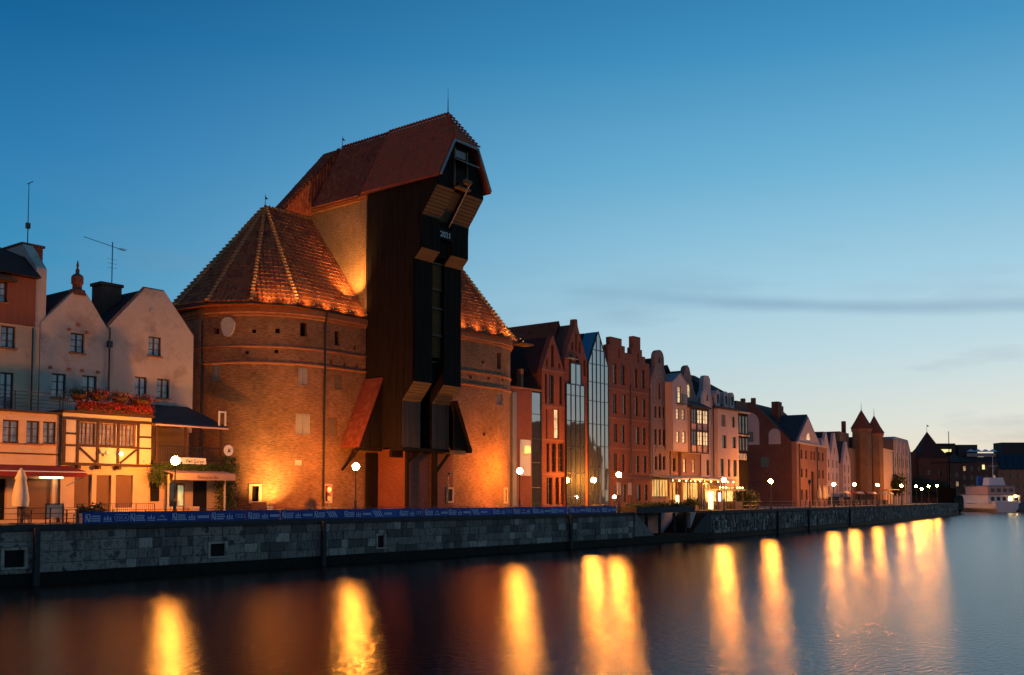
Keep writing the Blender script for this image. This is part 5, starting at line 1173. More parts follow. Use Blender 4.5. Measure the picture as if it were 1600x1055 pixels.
b5 = thing('round_gable_house', 'grey-pink brick house with tall rounded gable and pale tracery', 'house')
top5 = [(105.5, 17.2), (104.95, 18.2), (104.5, 19.2), (104.25, 19.6), (104.25, 20.6)] + [(103.25 + 1.0 * math.cos(a), 20.6 + 1.0 * math.sin(a)) for a in (math.pi * k / 8 for k in range(1, 8))] + [(102.25, 20.6), (102.25, 19.6), (101.95, 19.2), (101.45, 18.2), (100.95, 17.2)]
facade(b5, [(100.95, GZ), (105.5, GZ)] + top5, [(102.95, 103.45, 15.83, 17.72, 'slot'), (101.95, 102.45, 13.67, 15.05, 'slot'), (102.95, 103.45, 13.69, 15.04, 'slot'), (103.95, 104.42, 13.7, 15.05, 'slot'), (101.95, 102.45, 10.57, 12.38, 'slot'), (102.95, 103.45, 10.57, 12.39, 'slot'), (103.95, 104.45, 10.55, 12.38, 'slot'),
       (102.0, 102.6, 7.66, 9.3, 'slot'), (102.9, 103.5, 7.68, 9.6, 'slot', ), (103.8, 104.4, 7.69, 9.3, 'slot'), (101.36, 105.2, 4.6, 6.67, 'yellow'), (103.0, 103.42, 20.04, 20.7, 'plain')], YF, M_BRICK_PINK, depth=.6)
tc5 = M_PLASTER_GREY
for x in (101.5, 104.95): put(MB().bar((x, YF - .03, 7.0), (x, YF - .03, 13.2), .05, 4).bar((x, YF - .03, 13.2), (x + (.35 if x < 103 else -.35), YF - .03, 13.9), .05, 4).bar((x + (.35 if x < 103 else -.35), YF - .03, 13.9), (x + (.3 if x < 103 else -.3), YF - .03, 17.2), .05, 4), 'tracery', tc5, b5)
for r_, zc in ((1.35, 17.2), (.95, 18.1), (1.3, 9.2)):
    mb = MB()
    for k in range(10): a, b = math.pi * k / 10, math.pi * (k + 1) / 10; mb.bar((103.2 + r_ * math.cos(a), YF - .03, zc + r_ * math.sin(a)), (103.2 + r_ * math.cos(b), YF - .03, zc + r_ * math.sin(b)), .05, 4)
    put(mb, 'tracery_arch', tc5, b5)
body(b5, 100.95, 105.5, YF + .6, 20, GZ, 17.1, 20.2, M_BRICK_DARK); gable_roof(b5, 100.95, 105.5, YF + .58, 20, 17.1, 20.4, M_ROOF_DARK, .02)

b6 = thing('pink_bay_house', 'pale pink house with a plain gabled bay and small iron balcony', 'house')
facade(b6, [(104.45, 9.95), (108.0, 9.95), (108.0, 17.9), (106.2, 19.0), (104.45, 17.9)], [(105.59, 106.51, 15.57, 17.57, 'lit1'), (105.23, 105.97, 13.61, 14.94, 'lit1'), (106.59, 107.4, 13.64, 14.92, 'dim'), (105.26, 106.0, 10.93, 12.29, 'lit1'), (106.67, 107.5, 10.91, 12.31, 'lit1')], 6.0, M_PLASTER_PINK, depth=1.4, name='bay')
facade(b6, [(105.6, GZ), (108.2, GZ), (108.2, 17), (105.6, 17)], [(105.9, 107.9, 4.2, 6.4, 'warm'), (105.9, 106.5, 7.6, 9.2, 'plain'), (107.0, 107.6, 7.6, 9.2, 'plain')], YF + .45, M_BRICK_PINK, depth=.5, name='ground_front')
body(b6, 104.6, 108.2, YF + 1.0, 20, 9.95, 17.6, 18.9, M_PLASTER_PINK); gable_roof(b6, 104.5, 108.0, 5.95, 8.0, 17.88, 18.98, M_GREYMETAL, .08, .1); gable_roof(b6, 104.4, 109.5, 8.05, 20, 17.2, 20.0, M_ROOF_DARK, .2)
put(MB().box(105.3, 107.1, 5.4, 5.98, 15.45, 15.53), 'balcony_floor', M_IRON, b6); put(MB().bar((105.3, 5.42, 16.5), (107.1, 5.42, 16.5), .03), 'balcony_rail', M_IRON, b6); balusters(b6, (105.3, 5.42, 15.5), (107.1, 5.42, 15.5), 1.0, 12)
b7 = thing('oriel_house', 'brick gabled house with a timber and plaster oriel of lit windows', 'house')
facade(b7, [(108.25, GZ), (113.0, GZ), (113.0, 15.8), (111.6, 17.4), (110.4, 20.2), (109.9, 20.5), (109.4, 20.2), (108.25, 17.4)], [(109.1, 110.7, 16.6, 18.4, 'lit', 'arch'), (109.5, 110.4, 14.9, 16.0, 'dim'), (108.7, 109.4, 7.5, 9.2, 'lit1'), (111.0, 111.6, 7.5, 9.2, 'lit1'), (108.6, 112.6, 4.2, 6.4, 'warm')], YF, M_BRICK_PINK, depth=.6)
box_part(b7, 'oriel_core', M_PLASTER_PINK, 108.1, 112.6, 5.75, 6.99, 9.8, 15.2)
for z0, z1 in ((13.35, 15.05), (10.75, 12.45)):
    for k in range(3):
        u = 108.2 + k * 1.45; window(b7, u, u + 1.3, z0, z1, 5.69, 2, 3, M_FRAME_DARK, (M_PANE, M_PANE_WARM, M_PANE_WARM)[k])
for x in (108.1, 109.55, 111.0, 112.45): box_part(b7, 'oriel_post', M_BEAM, x, x + .13, 5.6, 5.745, 9.8, 15.2)
for z in (9.8, 12.5, 15.1): box_part(b7, 'oriel_beam', M_BEAM, 108.05, 112.65, 5.58, 5.595, z, z + .12)
o = put(MB().prism([(5.35, 15.25), (6.98, 15.25), (6.98, 16.2), (5.35, 15.4)], 107.9, 112.9, 'x'), 'oriel_roof', M_ROOF_SLATE, b7); recalc(o.data)
body(b7, 108.25, 113.0, YF + .6, 20, GZ, 16.5, 19.6, M_BRICK_DARK, 110.0); gable_roof(b7, 108.25, 113.0, YF + .58, 20, 16.5, 19.6, M_ROOF_DARK, .05, uc=110.0)
b8 = thing('slender_gable_house', 'slender pink house with a small curved gable', 'house')
facade(b8, [(113.05, GZ), (116.5, GZ), (116.5, 16.4), (116.0, 17.6), (115.8, 19.3), (115.4, 19.7), (114.5, 19.7), (114.1, 19.3), (113.9, 17.8), (113.05, 16.8)], [(114.8, 115.3, 16.53, 17.35, 'plain', 'arch'), (114.6, 115.5, 13.68, 14.97, 'plain'), (114.75, 115.35, 12.6, 13.4, 'lit1'), (114.8, 115.4, 10.91, 12.26, 'dim'), (114.6, 115.5, 7.3, 9.2, 'plain', ), (113.6, 116, 4.2, 6.4, 'warm')], YF, M_PLASTER_PINK, depth=.6)
body(b8, 113.05, 116.5, YF + .6, 20, GZ, 16.2, 18.6, M_BRICK_DARK); gable_roof(b8, 113.05, 116.5, YF + .58, 20, 16.2, 18.6, M_ROOF_SLATE, .02)
b9 = thing('mansard_house', 'pink house with dark mansard roof and three round-headed dormers', 'house')
facade(b9, [(116.55, GZ), (122.4, GZ), (122.4, 15.7), (116.55, 15.7)], [(117.55, 118.84, 13.5, 15.01, 'half'), (120.53, 121.48, 13.53, 14.93, 'plain'), (117.69, 118.92, 10.76, 12.4, 'plain'), (120.61, 121.71, 10.87, 12.34, 'plain'), (117.2, 118.2, 7.2, 9.4, 'plain'), (119.3, 119.9, 7.2, 9.4, 'plain'), (120.8, 121.8, 7.2, 9.4, 'plain'), (117.2, 121.8, 4.2, 6.0, 'warm')], YF - .6, M_PLASTER_PINK, depth=1.2)
put(MB().box(116.6, 122.4, YF + .62, 20, GZ, 15.65), 'wall', M_BRICK_DARK, b9)
box_part(b9, 'cornice', M_ROOF_SLATE, 116.3, 122.8, YF - 1.0, YF + .6, 15.72, 15.95)
o = put(MB().hexa([(116.5, YF - .3, 15.96), (123.2, YF - .3, 15.96), (123.2, 20, 15.96), (116.5, 20, 15.96)], [(117.0, YF + 1.6, 18.4), (122.3, YF + 1.6, 18.4), (122.3, 18, 18.4), (117.0, 18, 18.4)]), 'mansard_roof', M_ROOF_DARK, b9)
o = put(MB().hexa([(116.8, YF + 1.4, 18.42), (122.6, YF + 1.4, 18.42), (122.6, 18, 18.42), (116.8, 18, 18.42)], [(117.0, YF + 4, 20.4), (119.4, YF + 4, 20.4), (119.4, 15, 20.4), (117.0, 15, 20.4)]), 'upper_roof', M_ROOF_DARK, b9)
for x in (117.4, 119.7, 121.4):
    d_ = put(ngon_facade(arch(x - .65, x + .65, 15.97, 18.1), [arch(x - .35, x + .35, 16.4, 17.6)], YF - .25, .2, 2.2), 'dormer', M_PLASTER_PINK, b9); put(MB().box(x - .36, x + .36, YF - .1, YF - .08, 16.4, 17.6), 'pane', M_PANE, d_)
b10 = thing('dark_bay_house', 'dark timber and glass bay house at the end of the row', 'house')
put(MB().box(122.5, 126.6, YF, 20, GZ, 15.6), 'wall', M_WOOD, b10); put(MB().box(122.3, 126.9, YF - .25, 20, 15.62, 15.85), 'eave', M_PLASTER_PEACH, b10); put(MB().box(122.45, 126.7, YF - .1, YF - .002, 12.6, 12.8), 'floor_band', M_PLASTER_PEACH, b10)
for z0, z1 in ((12.95, 15.3), (10.7, 12.4)):
    for k in range(4): window(b10, 122.75 + k * .95, 123.5 + k * .95, z0, z1, YF - .06, 1, 2, M_FRAME_DARK, M_PANE)
for k in range(3): window(b10, 123.3 + k * .9, 124.0 + k * .9, 9.5, 10.3, YF - .06, 1, 1, M_FRAME_WHITE, M_PANE_CURTAIN_SKY)
put(MB().prism([(122.3, 15.86), (126.9, 15.86), (126.0, 17.2), (123.2, 17.2)], YF, 20), 'roof', M_ROOF_SLATE, b10); box_part(b10, 'chimney', M_BRICK_DARK, 126.0, 126.6, 10, 10.7, 15.86, 18.4)

for h_, x in ((h4, 96.68), (h4b, 100.82), (b5, 105.42), (b7, 112.92), (b8, 116.42)):
    pipe('downpipe', [(x, YF - .09, 17.0), (x, YF - .09, 7.2)], .055, h_)
# cafe fronts at the foot of the row
cf = thing('restaurant_veranda', 'glazed restaurant veranda with pale awnings and warm lights', 'restaurant')
for k, (a, b) in enumerate(((101.4, 105.2), (105.6, 108.6), (109.0, 113.2), (113.6, 117.4))):
    put(MB().prism([(YF - .05, 7.1), (4.4, 6.75), (4.4, 6.55), (4.44, 6.55), (4.44, 6.68), (YF - .05, 7.0)], a, b, 'x'), 'awning', M_CANVAS, cf)
    for x in (a + .3, (a + b) / 2, b - .3): put(MB().lathe([(.02, -.09), (.09, 0), (.02, .09)], 8), 'bulb', emit('festoon_bulb', (1, .66, .2), 14), cf, loc=(x, 4.6, 6.45))
    for x in (a + .1, b - .1): put(MB().box(x - .05, x + .05, 4.5, 4.6, GZ, 6.7), 'post', M_FRAME_DARK, cf)
rail_run(cf, (101.2, 4.4, GZ), (117.4, 4.4, GZ), 1.0, 10, rails=3)
for l, x, y, w, h, n_ in (('slim glowing column by the planter slab', 99.9, 3.0, .32, 1.7, 1), ('pair of glowing columns before the oriel house', 108.0, 3.2, .6, 2.1, 2)):
    t = thing('light_column', l, 'lamp', (x, y, GZ), 0, 'glowing columns by the restaurants')
    for k in range(n_): put(MB().box(k * .4 - .16, k * .4 + .16, -.12, .12, .1, h), 'lit_shade', emit('column_light', (1, .70, .28), 3.5), t)
    put(MB().box(-.2, .2 + .4 * (n_ - 1), -.15, .15, 0, .09), 'foot', M_IRON, t)
t = thing('menu_screen', 'small pale blue lit menu screen by the kiosks', 'screen', (109.3, 2.6, GZ)); put(MB().bar((0, 0, 0), (0, 0, 1.0), .03), 'stand', M_IRON, t); put(MB().box(-.25, .25, -.03, .03, 1.0, 2.0), 'display', emit('menu_screen', (.7, .75, 1), 2.2), t)
for l, x, y, w in (('lit kiosk stall under the street lamp', 112.0, 3.6, 2.4), ('smaller lit kiosk stall with plants on its roof', 117.4, 4.0, 2.2)):
    t = thing('kiosk', l, 'kiosk', (x, y, GZ), 0, 'lit kiosks by the restaurants'); put(MB().box(-w / 2, w / 2, 0, 1.6, 0, .9), 'counter', M_WOOD_MID, t)
    put(MB().box(-w / 2, w / 2, 1.45, 1.6, .9, 2.3), 'back_panel', lit_pane('kiosk_glow', (1, .64, .2), 1.7, .15, 2.5), t); put(MB().box(-w / 2 - .15, w / 2 + .15, -.25, 1.7, 2.3, 2.45), 'roof', M_CANVAS, t)
    for sx in (-w / 2 + .05, w / 2 - .05): put(MB().box(sx - .04, sx + .04, 0, .08, .9, 2.3), 'post', M_WOOD_MID, t)
    for k in range(3): put(MB().lathe([(.02, -.1), (.1, 0), (.02, .1)], 8), 'bulb', emit('festoon_bulb', (1, .66, .2), 14), t, loc=(-w / 3 + k * w / 3, -.1, 2.65))
def bush(name, label, x, y, z, rx, rz, m, n=1400, cat='bush'):
    t = thing(name, label, cat, (x, y, z)); put(MB().bar((0, 0, 0), (0, 0, rz), .06, 6, .02), 'stem', M_BARK, t)
    rb_ = random.Random(int(x * 7)); mb = MB()
    cl = [(rb_.gauss(0, rx * .45), rb_.gauss(0, rx * .45), rz * rb_.uniform(.3, 1.3), rx * rb_.uniform(.25, .5)) for _ in range(14)]
    def f(): c = rb_.choice(cl); return (c[0] + rb_.gauss(0, c[3] * .6), c[1] + rb_.gauss(0, c[3] * .6), max(.05, c[2] + rb_.gauss(0, c[3] * .6)))
    put(leaves(mb, n, f, .1, .22, rb_), 'foliage', m, t); return t
bush('shrub', 'leafy green shrub beside the smaller kiosk', 121.5, 5.0, GZ, 1.8, 2.0, M_LEAF); bush('shrub', 'green shrub between the glowing columns', 104.0, 3.4, GZ, .8, .9, M_LEAF, 500)
# fir in the gap
ft = thing('fir_tree', 'dark fir tree before the brick warehouse gable', 'tree', (139, 13.5, GZ)); put(MB().bar((0, 0, 0), (0, 0, 10.8), .2, 8, .03), 'trunk', M_BARK, ft)
fm = MB(); rt = random.Random(8); z = .9
while z < 10.6:
    rr_ = (1 - z / 11) ** .85 * 3.1 + .15
    for k in range(9):
        a = rt.uniform(0, 6.28); L_ = rr_ * rt.uniform(.7, 1.1); d = Vector((math.cos(a), math.sin(a), -.28)); sd = Vector((-math.sin(a), math.cos(a), 0))
        for j in range(16):
            t_ = rt.uniform(.12, 1) * L_; c = Vector((0, 0, z)) + d * t_ + Vector((0, 0, .1 * t_ * t_ / max(L_, .3))); e = (sd * rt.choice((-1, 1)) + d * .6 + Vector((0, 0, rt.uniform(-.45, .1)))).normalized(); l = rt.uniform(.2, .42) * (1.15 - t_ / L_ * .5); w_ = e.cross(Vector((0, 0, 1))).normalized() * .05
            fm.face([c - w_, c + e * l, c + w_])
    z += .34
put(fm, 'foliage', M_LEAF_DARK, ft)

# ------------------------------------------------------------------ brick warehouse and what follows, along the bend
def frame_thing(name, label, cat, ox, oy, deg, group=None): return thing(name, label, cat, (ox, oy, 0), deg, group)
FX, FY, FD = 121 + 40.3 * math.cos(R(6.5)), 10 + 40.3 * math.sin(R(6.5)), 6.5
wh = frame_thing('warehouse', 'big orange brick warehouse with blind arches on its gable end', 'warehouse', FX, FY, FD)
ws = []
for z0, z1, st in ((11.0, 12.5, 'plain'), (7.9, 9.4, 'plain'), (4.2, 5.9, 'plain')):
    for u in (2.4, 5.2, 8.4, 10.3, 13.3, 15.9): 
        if not (u in (8.4, 10.3) and z0 < 9): ws.append((u, u + .95, z0, z1, st))
ws.append((8.6, 10.6, GZ + .05, 9.0, None))
facade(wh, [(0, GZ), (19, GZ), (19, 13.75), (0, 13.75)], ws, 0, M_BRICK_ORANGE, depth=.8)
box_part(wh, 'doorway_back', M_BLACKHOLE, 8.6, 10.6, .25, .28, GZ, 9.0)
facade(wh, [(1.0, 13.77), (15.0, 13.77), (7.6, 18.3)], [(6.3, 9.1, 14.3, 15.7, 'lit', 'arch')], .05, M_PLASTER_PINK, depth=.5, name='cross_gable'); box_part(wh, 'cornice', M_PLASTER_PEACH, -.2, 19.2, -.25, -.002, 13.4, 13.76)
o = put(MB().prism([(0.4, 13.6), (7.6, 18.45), (15.6, 13.6), (15.6, 13.85), (7.6, 18.75), (.4, 13.85)], .3, 8), 'cross_roof', M_ROOF_SLATE, wh); recalc(o.data)
# gable end facing the crane: wall in the y-z plane
ge = [(0.81, GZ), (16, GZ), (16, 13.7), (9.4, 20.2), (9.4, 21.3), (8.7, 21.3), (8.7, 20.6), (7.6, 20.6), (7.6, 21.3), (6.9, 21.3), (6.9, 20.2), (.81, 13.7)]
o = put(MB().prism(ge, 0, .6, 'x'), 'gable_wall', M_BRICK_DARK, wh); recalc(o.data)
for y0, y1, z0, z1 in ((2.6, 4.6, 13.4, 16.0), (6.2, 9.8, 13.4, 18.9), (12, 14, 13.4, 15.6)):
    put(MB().prism(arch(y0, y1, z0, z1), -.06, -.003, 'x'), 'blind_arch', M_PLASTER_PINK, wh)
put(MB().box(-.08, -.062, 7.2, 9.0, 13.9, 15.6), 'gable_window', M_PANE, wh); put(MB().box(-.06, -.003, 4.6, 6.0, 9.6, 11.3), 'gable_window', M_PANE, wh)
put(MB().box(.6, 18.9, .82, 16, GZ, 13.6), 'rear_wall', M_BRICK_DARK, wh)
o = put(MB().prism([(.3, 13.4), (8.1, 20.3), (16.5, 13.4), (16.5, 13.7), (8.1, 20.65), (.3, 13.7)], .62, 19.2, 'x'), 'roof', M_ROOF_DARK, wh); recalc(o.data)
for x, y, z in ((5.2, 4.5, 21), (6.4, 4.5, 21), (9, 5.0, 20.5)): box_part(wh, 'chimney', M_BRICK_DARK, x, x + .9, y, y + 1.2, 15.5, z)
box_part(wh, 'chimney', M_BRICK_DARK, 16.5, 17.5, 6, 7, 16, 19.3)
for x in (1.4, 12.3): put(MB().bar((x, -.12, 13.4), (x, -.12, GZ), .08, 6), 'downpipe', M_IRON, wh)
o = put(MB().prism([(16.0, 13.8), (18.4, 13.8), (17.2, 15.2)], .2, 3), 'dormer', M_PLASTER_PINK, wh)
for l, u in (('folded pale parasol at the warehouse front, nearer the crane', 5.4), ('middle folded pale parasol at the warehouse front', 8.2), ('folded pale parasol at the warehouse front, nearer the gate', 9.6)):
    t = frame_thing('closed_parasol', l, 'parasol', FX + u * math.cos(R(FD)) + 2.2 * math.sin(R(FD)), FY + u * math.sin(R(FD)) - 2.2 * math.cos(R(FD)), 0, 'folded parasols at the warehouse'); t.location.z = GZ
    put(MB().bar((0, 0, 0), (0, 0, 3.6), .04), 'pole', M_FRAME_BROWN, t); put(MB().lathe([(.36, 1.3), (.38, 1.8), (.22, 2.9), (.04, 3.6)], 10), 'canopy', M_CANVAS, t)
dl2 = thing('lantern_post', 'unlit lantern post before the orange warehouse', 'street lamp', (143.5, 5.4, GZ)); put(MB().lathe([(.16, 0), (.12, .8), (.05, 1.0), (.045, 3.3)], 8), 'pole', M_IRON, dl2); put(MB().lathe([(.1, 3.3), (.22, 3.75), (.26, 3.8), (.05, 4.1)], 6), 'lantern', M_IRON, dl2)
def rowu(u, d=0): return (121 + u * math.cos(R(7.5)) + d * math.sin(R(7.5)), 10 + u * math.sin(R(7.5)) - d * math.cos(R(7.5)))
def small_gable(label, u0, u1, ze, za, m, roofm=M_ROOF_SLATE, storeys=3, d=0, name='gabled_house', group='narrow gabled houses before the twin-towered gate'):
    x, y = rowu(u0, d); t = frame_thing(name, label, 'house', x, y, 7.5, group); w = u1 - u0
    ws = []
    n = max(2, int(w / 2.2))
    for k in range(storeys):
        for j in range(n): a = w * (j + .5) / n; ws.append((a - .4, a + .4, 5.2 + k * (ze - 5) / storeys, 6.7 + k * (ze - 5) / storeys, 'plain'))
    facade(t, [(0, GZ), (w, GZ), (w, ze), (w / 2 + .4, za), (w / 2 - .4, za), (0, ze)], ws + [(w / 2 - .35, w / 2 + .35, ze + .4, ze + 1.5, 'plain')], 0, m, depth=.5)
    body(t, 0, w, .5, 10, GZ, ze - .1, za - .2, m); gable_roof(t, 0, w, .45, 10.3, ze - .1, za - .2, roofm, .1)
    box_part(t, 'shop_front', M_BLACKHOLE, .4, w - .4, -.05, -.002, GZ + .1, 4.7)
    return t
small_gable('first narrow mauve gabled house past the orange warehouse', 60.2, 66.6, 12.4, 16.6, M_PLASTER_PINK); small_gable('second narrow mauve gabled house past the orange warehouse', 66.8, 73.0, 12.4, 16.8, M_PLASTER_PINK); small_gable('narrow pale gabled house next to the twin-towered gate', 76.5, 83.0, 11.4, 15.6, M_PLASTER_PINK)
gt = frame_thing('twin_towered_gate', 'brick gate with two octagonal towers under pointed tiled roofs', 'gate', *rowu(83.5), 7.5)
M_GB = brick('gate_brick', (.38, .19, .09), (.30, .14, .07), (.3, .22, .15), grime=(.7, 1.1), bump=.3)
put(MB().box(5.2, 29.3, 1.5, 12, GZ, 14.8), 'gate_wall', M_GB, gt); put(MB().prism(arch(17.5, 24, GZ, 9.0), 1.2, 1.49), 'gate_arch', M_BLACKHOLE, gt)
for cxg, cyg, r, ze, za in ((13.6, .6, 1.95, 19.3, 23.2), (28.0, .8, 1.85, 19.0, 23.0)):
    put(MB().lathe([(r, GZ), (r, ze)], 8, (cxg, cyg)), 'tower', M_GB, gt); rf_ = put(MB().lathe([(r + .4, ze), (r * .72, ze + 1.5), (.06, za)], 8, (cxg, cyg)), 'tower_roof', M_TILE_RED if cxg < 10 else M_TILE_OLD, gt); put(MB().bar((cxg, cyg, za - .2), (cxg, cyg, za + 1.7), .07, 6, .02), 'spike', M_IRON, rf_)
    put(MB().lathe([(r + .15, ze - .7), (r + .25, ze - .3), (r + .15, ze - .02)], 8, (cxg, cyg)), 'string_course', M_TRIM_BRICK, gt)
for u in (22.0, 23.6): put(MB().prism(arch(u, u + .9, 11.6, 13.6), 1.35, 1.49), 'gate_window', emit('gate_window', (.9, .75, .55), .5), gt)
put(MB().box(4.0, 12.5, 3.0, 7, GZ, 18.2), 'side_block', M_GB, gt); box_part(gt, 'chimney', M_BRICK_DARK, 11.4, 12.2, 3.5, 4.3, 18.2, 20.8)
x, y = rowu(113); ap = frame_thing('plain_house', 'plain salmon plastered house with dark roof right of the gate', 'house', x, y, 7.5)
put(MB().box(0, 15, 0, 12, GZ, 15.9), 'wall', M_PLASTER_PEACH, ap); put(MB().prism([(-.3, 15.92), (15.2, 15.92), (15.2, 18.4), (-.3, 18.4)], -.3, 10), 'roof', M_ROOF_DARK, ap)
window(ap, 1.5, 3.5, 10.8, 12.2, -.05, 2, 2); put(MB().box(0, 14, -1.8, -.002, 6.3, 6.5), 'canopy', M_CANVAS, ap)
x, y = rowu(129.5); md = frame_thing('modern_gable', 'grey striped modern gabled house beyond the salmon house', 'house', x, y, 7.5)
put(MB().prism([(0, GZ), (26, GZ), (26, 16.5), (22, 19.4), (4, 19.4), (0, 18)], .3, 14), 'wall', M_PLASTER_GREY, md); recalc(md.children[0].data)
for k in range(9): put(MB().box(1 + k * 2.8, 2.0 + k * 2.8, 0, .298, GZ, 15.5 + 3 * (k % 2)), 'pier', M_PLASTER_PINK if k % 2 else M_GREYMETAL, md)
for k in range(8):
    for z in (5, 8.5, 12): window(md, 2.1 + k * 2.8, 3.7 + k * 2.8, z, z + 2.3, .22, 1, 2, M_FRAME_DARK, M_PANE)
# second railing along the far quay, with its lamps
q2 = thing('quay_railing', 'thin railing on the rubble quay before the warehouse', 'railing')
pp = [(102.4, qy(102.4) + .2), (122, 1.8), (154, 5.2), (204, 11.2)]
for (xa, ya), (xb, yb) in zip(pp, pp[1:]): rail_run(q2, (xa, ya, 3.12), (xb, yb, 3.12), .95, int((xb - xa) / 2.4), rails=2, post_r=.035, rail_r=.025)
rp = random.Random(31)
for k in range(8):
    u = 62 + k * 6.0; x, y = rowu(u, 3.2); t = frame_thing('market_stall', ['low cafe stall at the mauve houses, first', 'cafe stall under the short lamp', 'cafe stall between the mauve houses and the gate', 'cafe stall before the pale gable', 'cafe stall at the near gate tower', 'cafe stall before the gate arch', 'cafe stall at the far gate tower', 'cafe stall before the salmon house'][k], 'stall', x, y, 7.5, 'cafe stalls by the gate'); t.location.z = GZ
    put(MB().hexa([(-1.8, -1, 2.2), (1.8, -1, 2.2), (1.8, 1, 2.2), (-1.8, 1, 2.2)], [(-1.5, -.6, 2.6), (1.5, -.6, 2.6), (1.5, .8, 2.6), (-1.5, .8, 2.6)]), 'canopy', rp.choice((M_CANVAS, M_AWN, M_WOOD_MID)), t)
    for sx in (-1.6, 1.6): put(MB().box(sx - .05, sx + .05, -.9, -.8, 0, 2.2), 'post', M_FRAME_DARK, t)
    put(MB().box(-1.6, 1.6, .3, .7, 0, 1.0), 'counter', M_BEAM, t)

# ------------------------------------------------------------------ far end of the river
pt_ = frame_thing('pyramid_roof_tower', 'squat brick tower with steep pyramid roof and weather vane', 'tower', 311, 36.6, -52)
put(MB().box(-4.4, 4.4, -4.4, 4.4, GZ, 16.2), 'wall', M_BRICK_DARK, pt_); o = put(MB().lathe([(6.6, 16.0), (3.6, 19.0), (.1, 23.8)], 4), 'roof', M_ROOF_DARK, pt_); o.rotation_euler = (0, 0, R(45)); put(MB().bar((0, 0, 23.6), (0, 0, 26.2), .06, 6, .03).face([(0, 0, 25.3), (.8, 0, 25.5), (0, 0, 25.9)]), 'weather_vane', M_IRON, pt_)
put(MB().box(-9.5, -4.42, -3, 5, GZ, 17.8), 'annex', M_BRICK_DARK, pt_); window(pt_, -2, -1, 11, 12.6, -4.45, 1, 2); window(pt_, 1.2, 2.2, 11, 12.6, -4.45, 1, 2)
def farb(name, label, px0, px1, top, m, roofm, rows, roof_h, depth=14, t=400):
    """house on the far bank, facing the photographer"""
    k = t / 1600; u0 = (px0 - 1468) * k; w = (px1 - px0) * k; th_ = R(-52)
    x, y = 417.6 + u0 * math.cos(th_), 62.3 + u0 * math.sin(th_); o = frame_thing(name, label, 'building', x, y, -52); ze = top - roof_h; ws = []
    n = max(2, int(w / 2.6))
    for z in rows:
        for j in range(n): a = w * (j + .5) / n; ws.append((a - .55, a + .55, z, z + 1.9, 'plain' if rp.random() > .1 else 'dim'))
    facade(o, [(0, 1.5), (w, 1.5), (w, ze), (0, ze)], ws, 0, m, depth=.6); put(MB().box(0, w, .6, depth, 1.5, ze - .02), 'wall', m, o)
    put(MB().hexa([(-.2, -.3, ze), (w + .2, -.3, ze), (w + .2, depth, ze), (-.2, depth, ze)], [(.2, 2.6, top), (w - .2, 2.6, top), (w - .2, depth - 2, top), (.2, depth - 2, top)]), 'roof', roofm, o); return o, w, ze
o, w, ze = farb('far_house', 'dark house with a lit attic band right of the pyramid tower', 1467, 1500, 21.5, M_BRICK_DARK, M_ROOF_SLATE, (5, 9, 12.5), 3.0); put(MB().box(.5, w - .5, 3, 9, 21.52, 25.9), 'attic', M_ROOF_SLATE, o); put(MB().box(1.4, 6.0, 2.9, 2.99, 22.2, 23.6), 'attic_window', emit('attic_window', (1, .85, .35), 1.1), o)
o, w, ze = farb('far_house', 'long brick waterfront house with pale roof terrace parasols', 1500.4, 1558, 20.6, M_BRICK_DARK, M_ROOF_SLATE, (4.5, 8, 11.5, 15), 2.2); put(MB().box(.5, 8, 3, 9, 20.62, 25.4), 'attic', M_ROOF_SLATE, o)
for k in range(4): put(MB().lathe([(1.9, 22.6), (.05, 23.6)], 8, (4.8 + k * 2.9, 1.9)), 'terrace_parasol', M_WHITE, o)
put(MB().box(3, 14.2, 1.2, 1.3, 20.62, 22.0), 'terrace_wall', M_PLASTER_GREY, o); put(MB().box(8.3, 9.3, -.06, -.003, 15.6, 17.4), 'lit_dormer', emit('attic_window', (1, .85, .35), 1.1), o)
o, w, ze = farb('far_house', 'broad brick house with dark glass roof at the picture edge', 1558.4, 1640, 21.5, M_BRICK_ORANGE, M_ROOF_SLATE, (4.5, 8.4, 12.2), 6.0)
for k in range(7): put(MB().hexa([(1 + k * 2.8, -.33, ze + .25), (3.2 + k * 2.8, -.33, ze + .25), (3.2 + k * 2.8, 2.3, 21.3), (1 + k * 2.8, 2.3, 21.3)], [(1 + k * 2.8, -.4, ze + .35), (3.2 + k * 2.8, -.4, ze + .35), (3.2 + k * 2.8, 2.2, 21.4), (1 + k * 2.8, 2.2, 21.4)]), 'roof_light', M_PANE, o)
put(MB().box(4, w, 5, 12, 21.52, 26.4), 'attic', M_ROOF_SLATE, o)
# dark sailing ship and the pale excursion boat
gs = frame_thing('sailing_ship', 'dark wooden sailing ship with bare mast moored at the quay end', 'ship', 307, 29.5, -52 + 90)
def hull(parent, L_, B, zd, m, sheer=1.0, name='hull'):
    mb = MB(); secs = []
    for k in range(9):
        t = k / 8; w = B / 2 * (math.sin(math.pi * (.16 + .62 * t)) ** .7); x = -L_ / 2 + L_ * t; z = zd + sheer * ((2 * t - 1) ** 2)
        secs.append([(x, -w * .55, -.4), (x, -w, zd * .45), (x, -w * 1.02, z), (x, w * 1.02, z), (x, w, zd * .45), (x, w * .55, -.4)])
    for a, b in zip(secs, secs[1:]):
        for k in range(5): mb.face([a[k], b[k], b[k + 1], a[k + 1]])
    mb.face(secs[0]); mb.face(list(reversed(secs[-1])))
    o = put(mb, name, m, parent); return o
gs.rotation_euler = (0, 0, R(10)); hull(gs, 22, 6.6, 3.2, M_WOOD, 2.0)
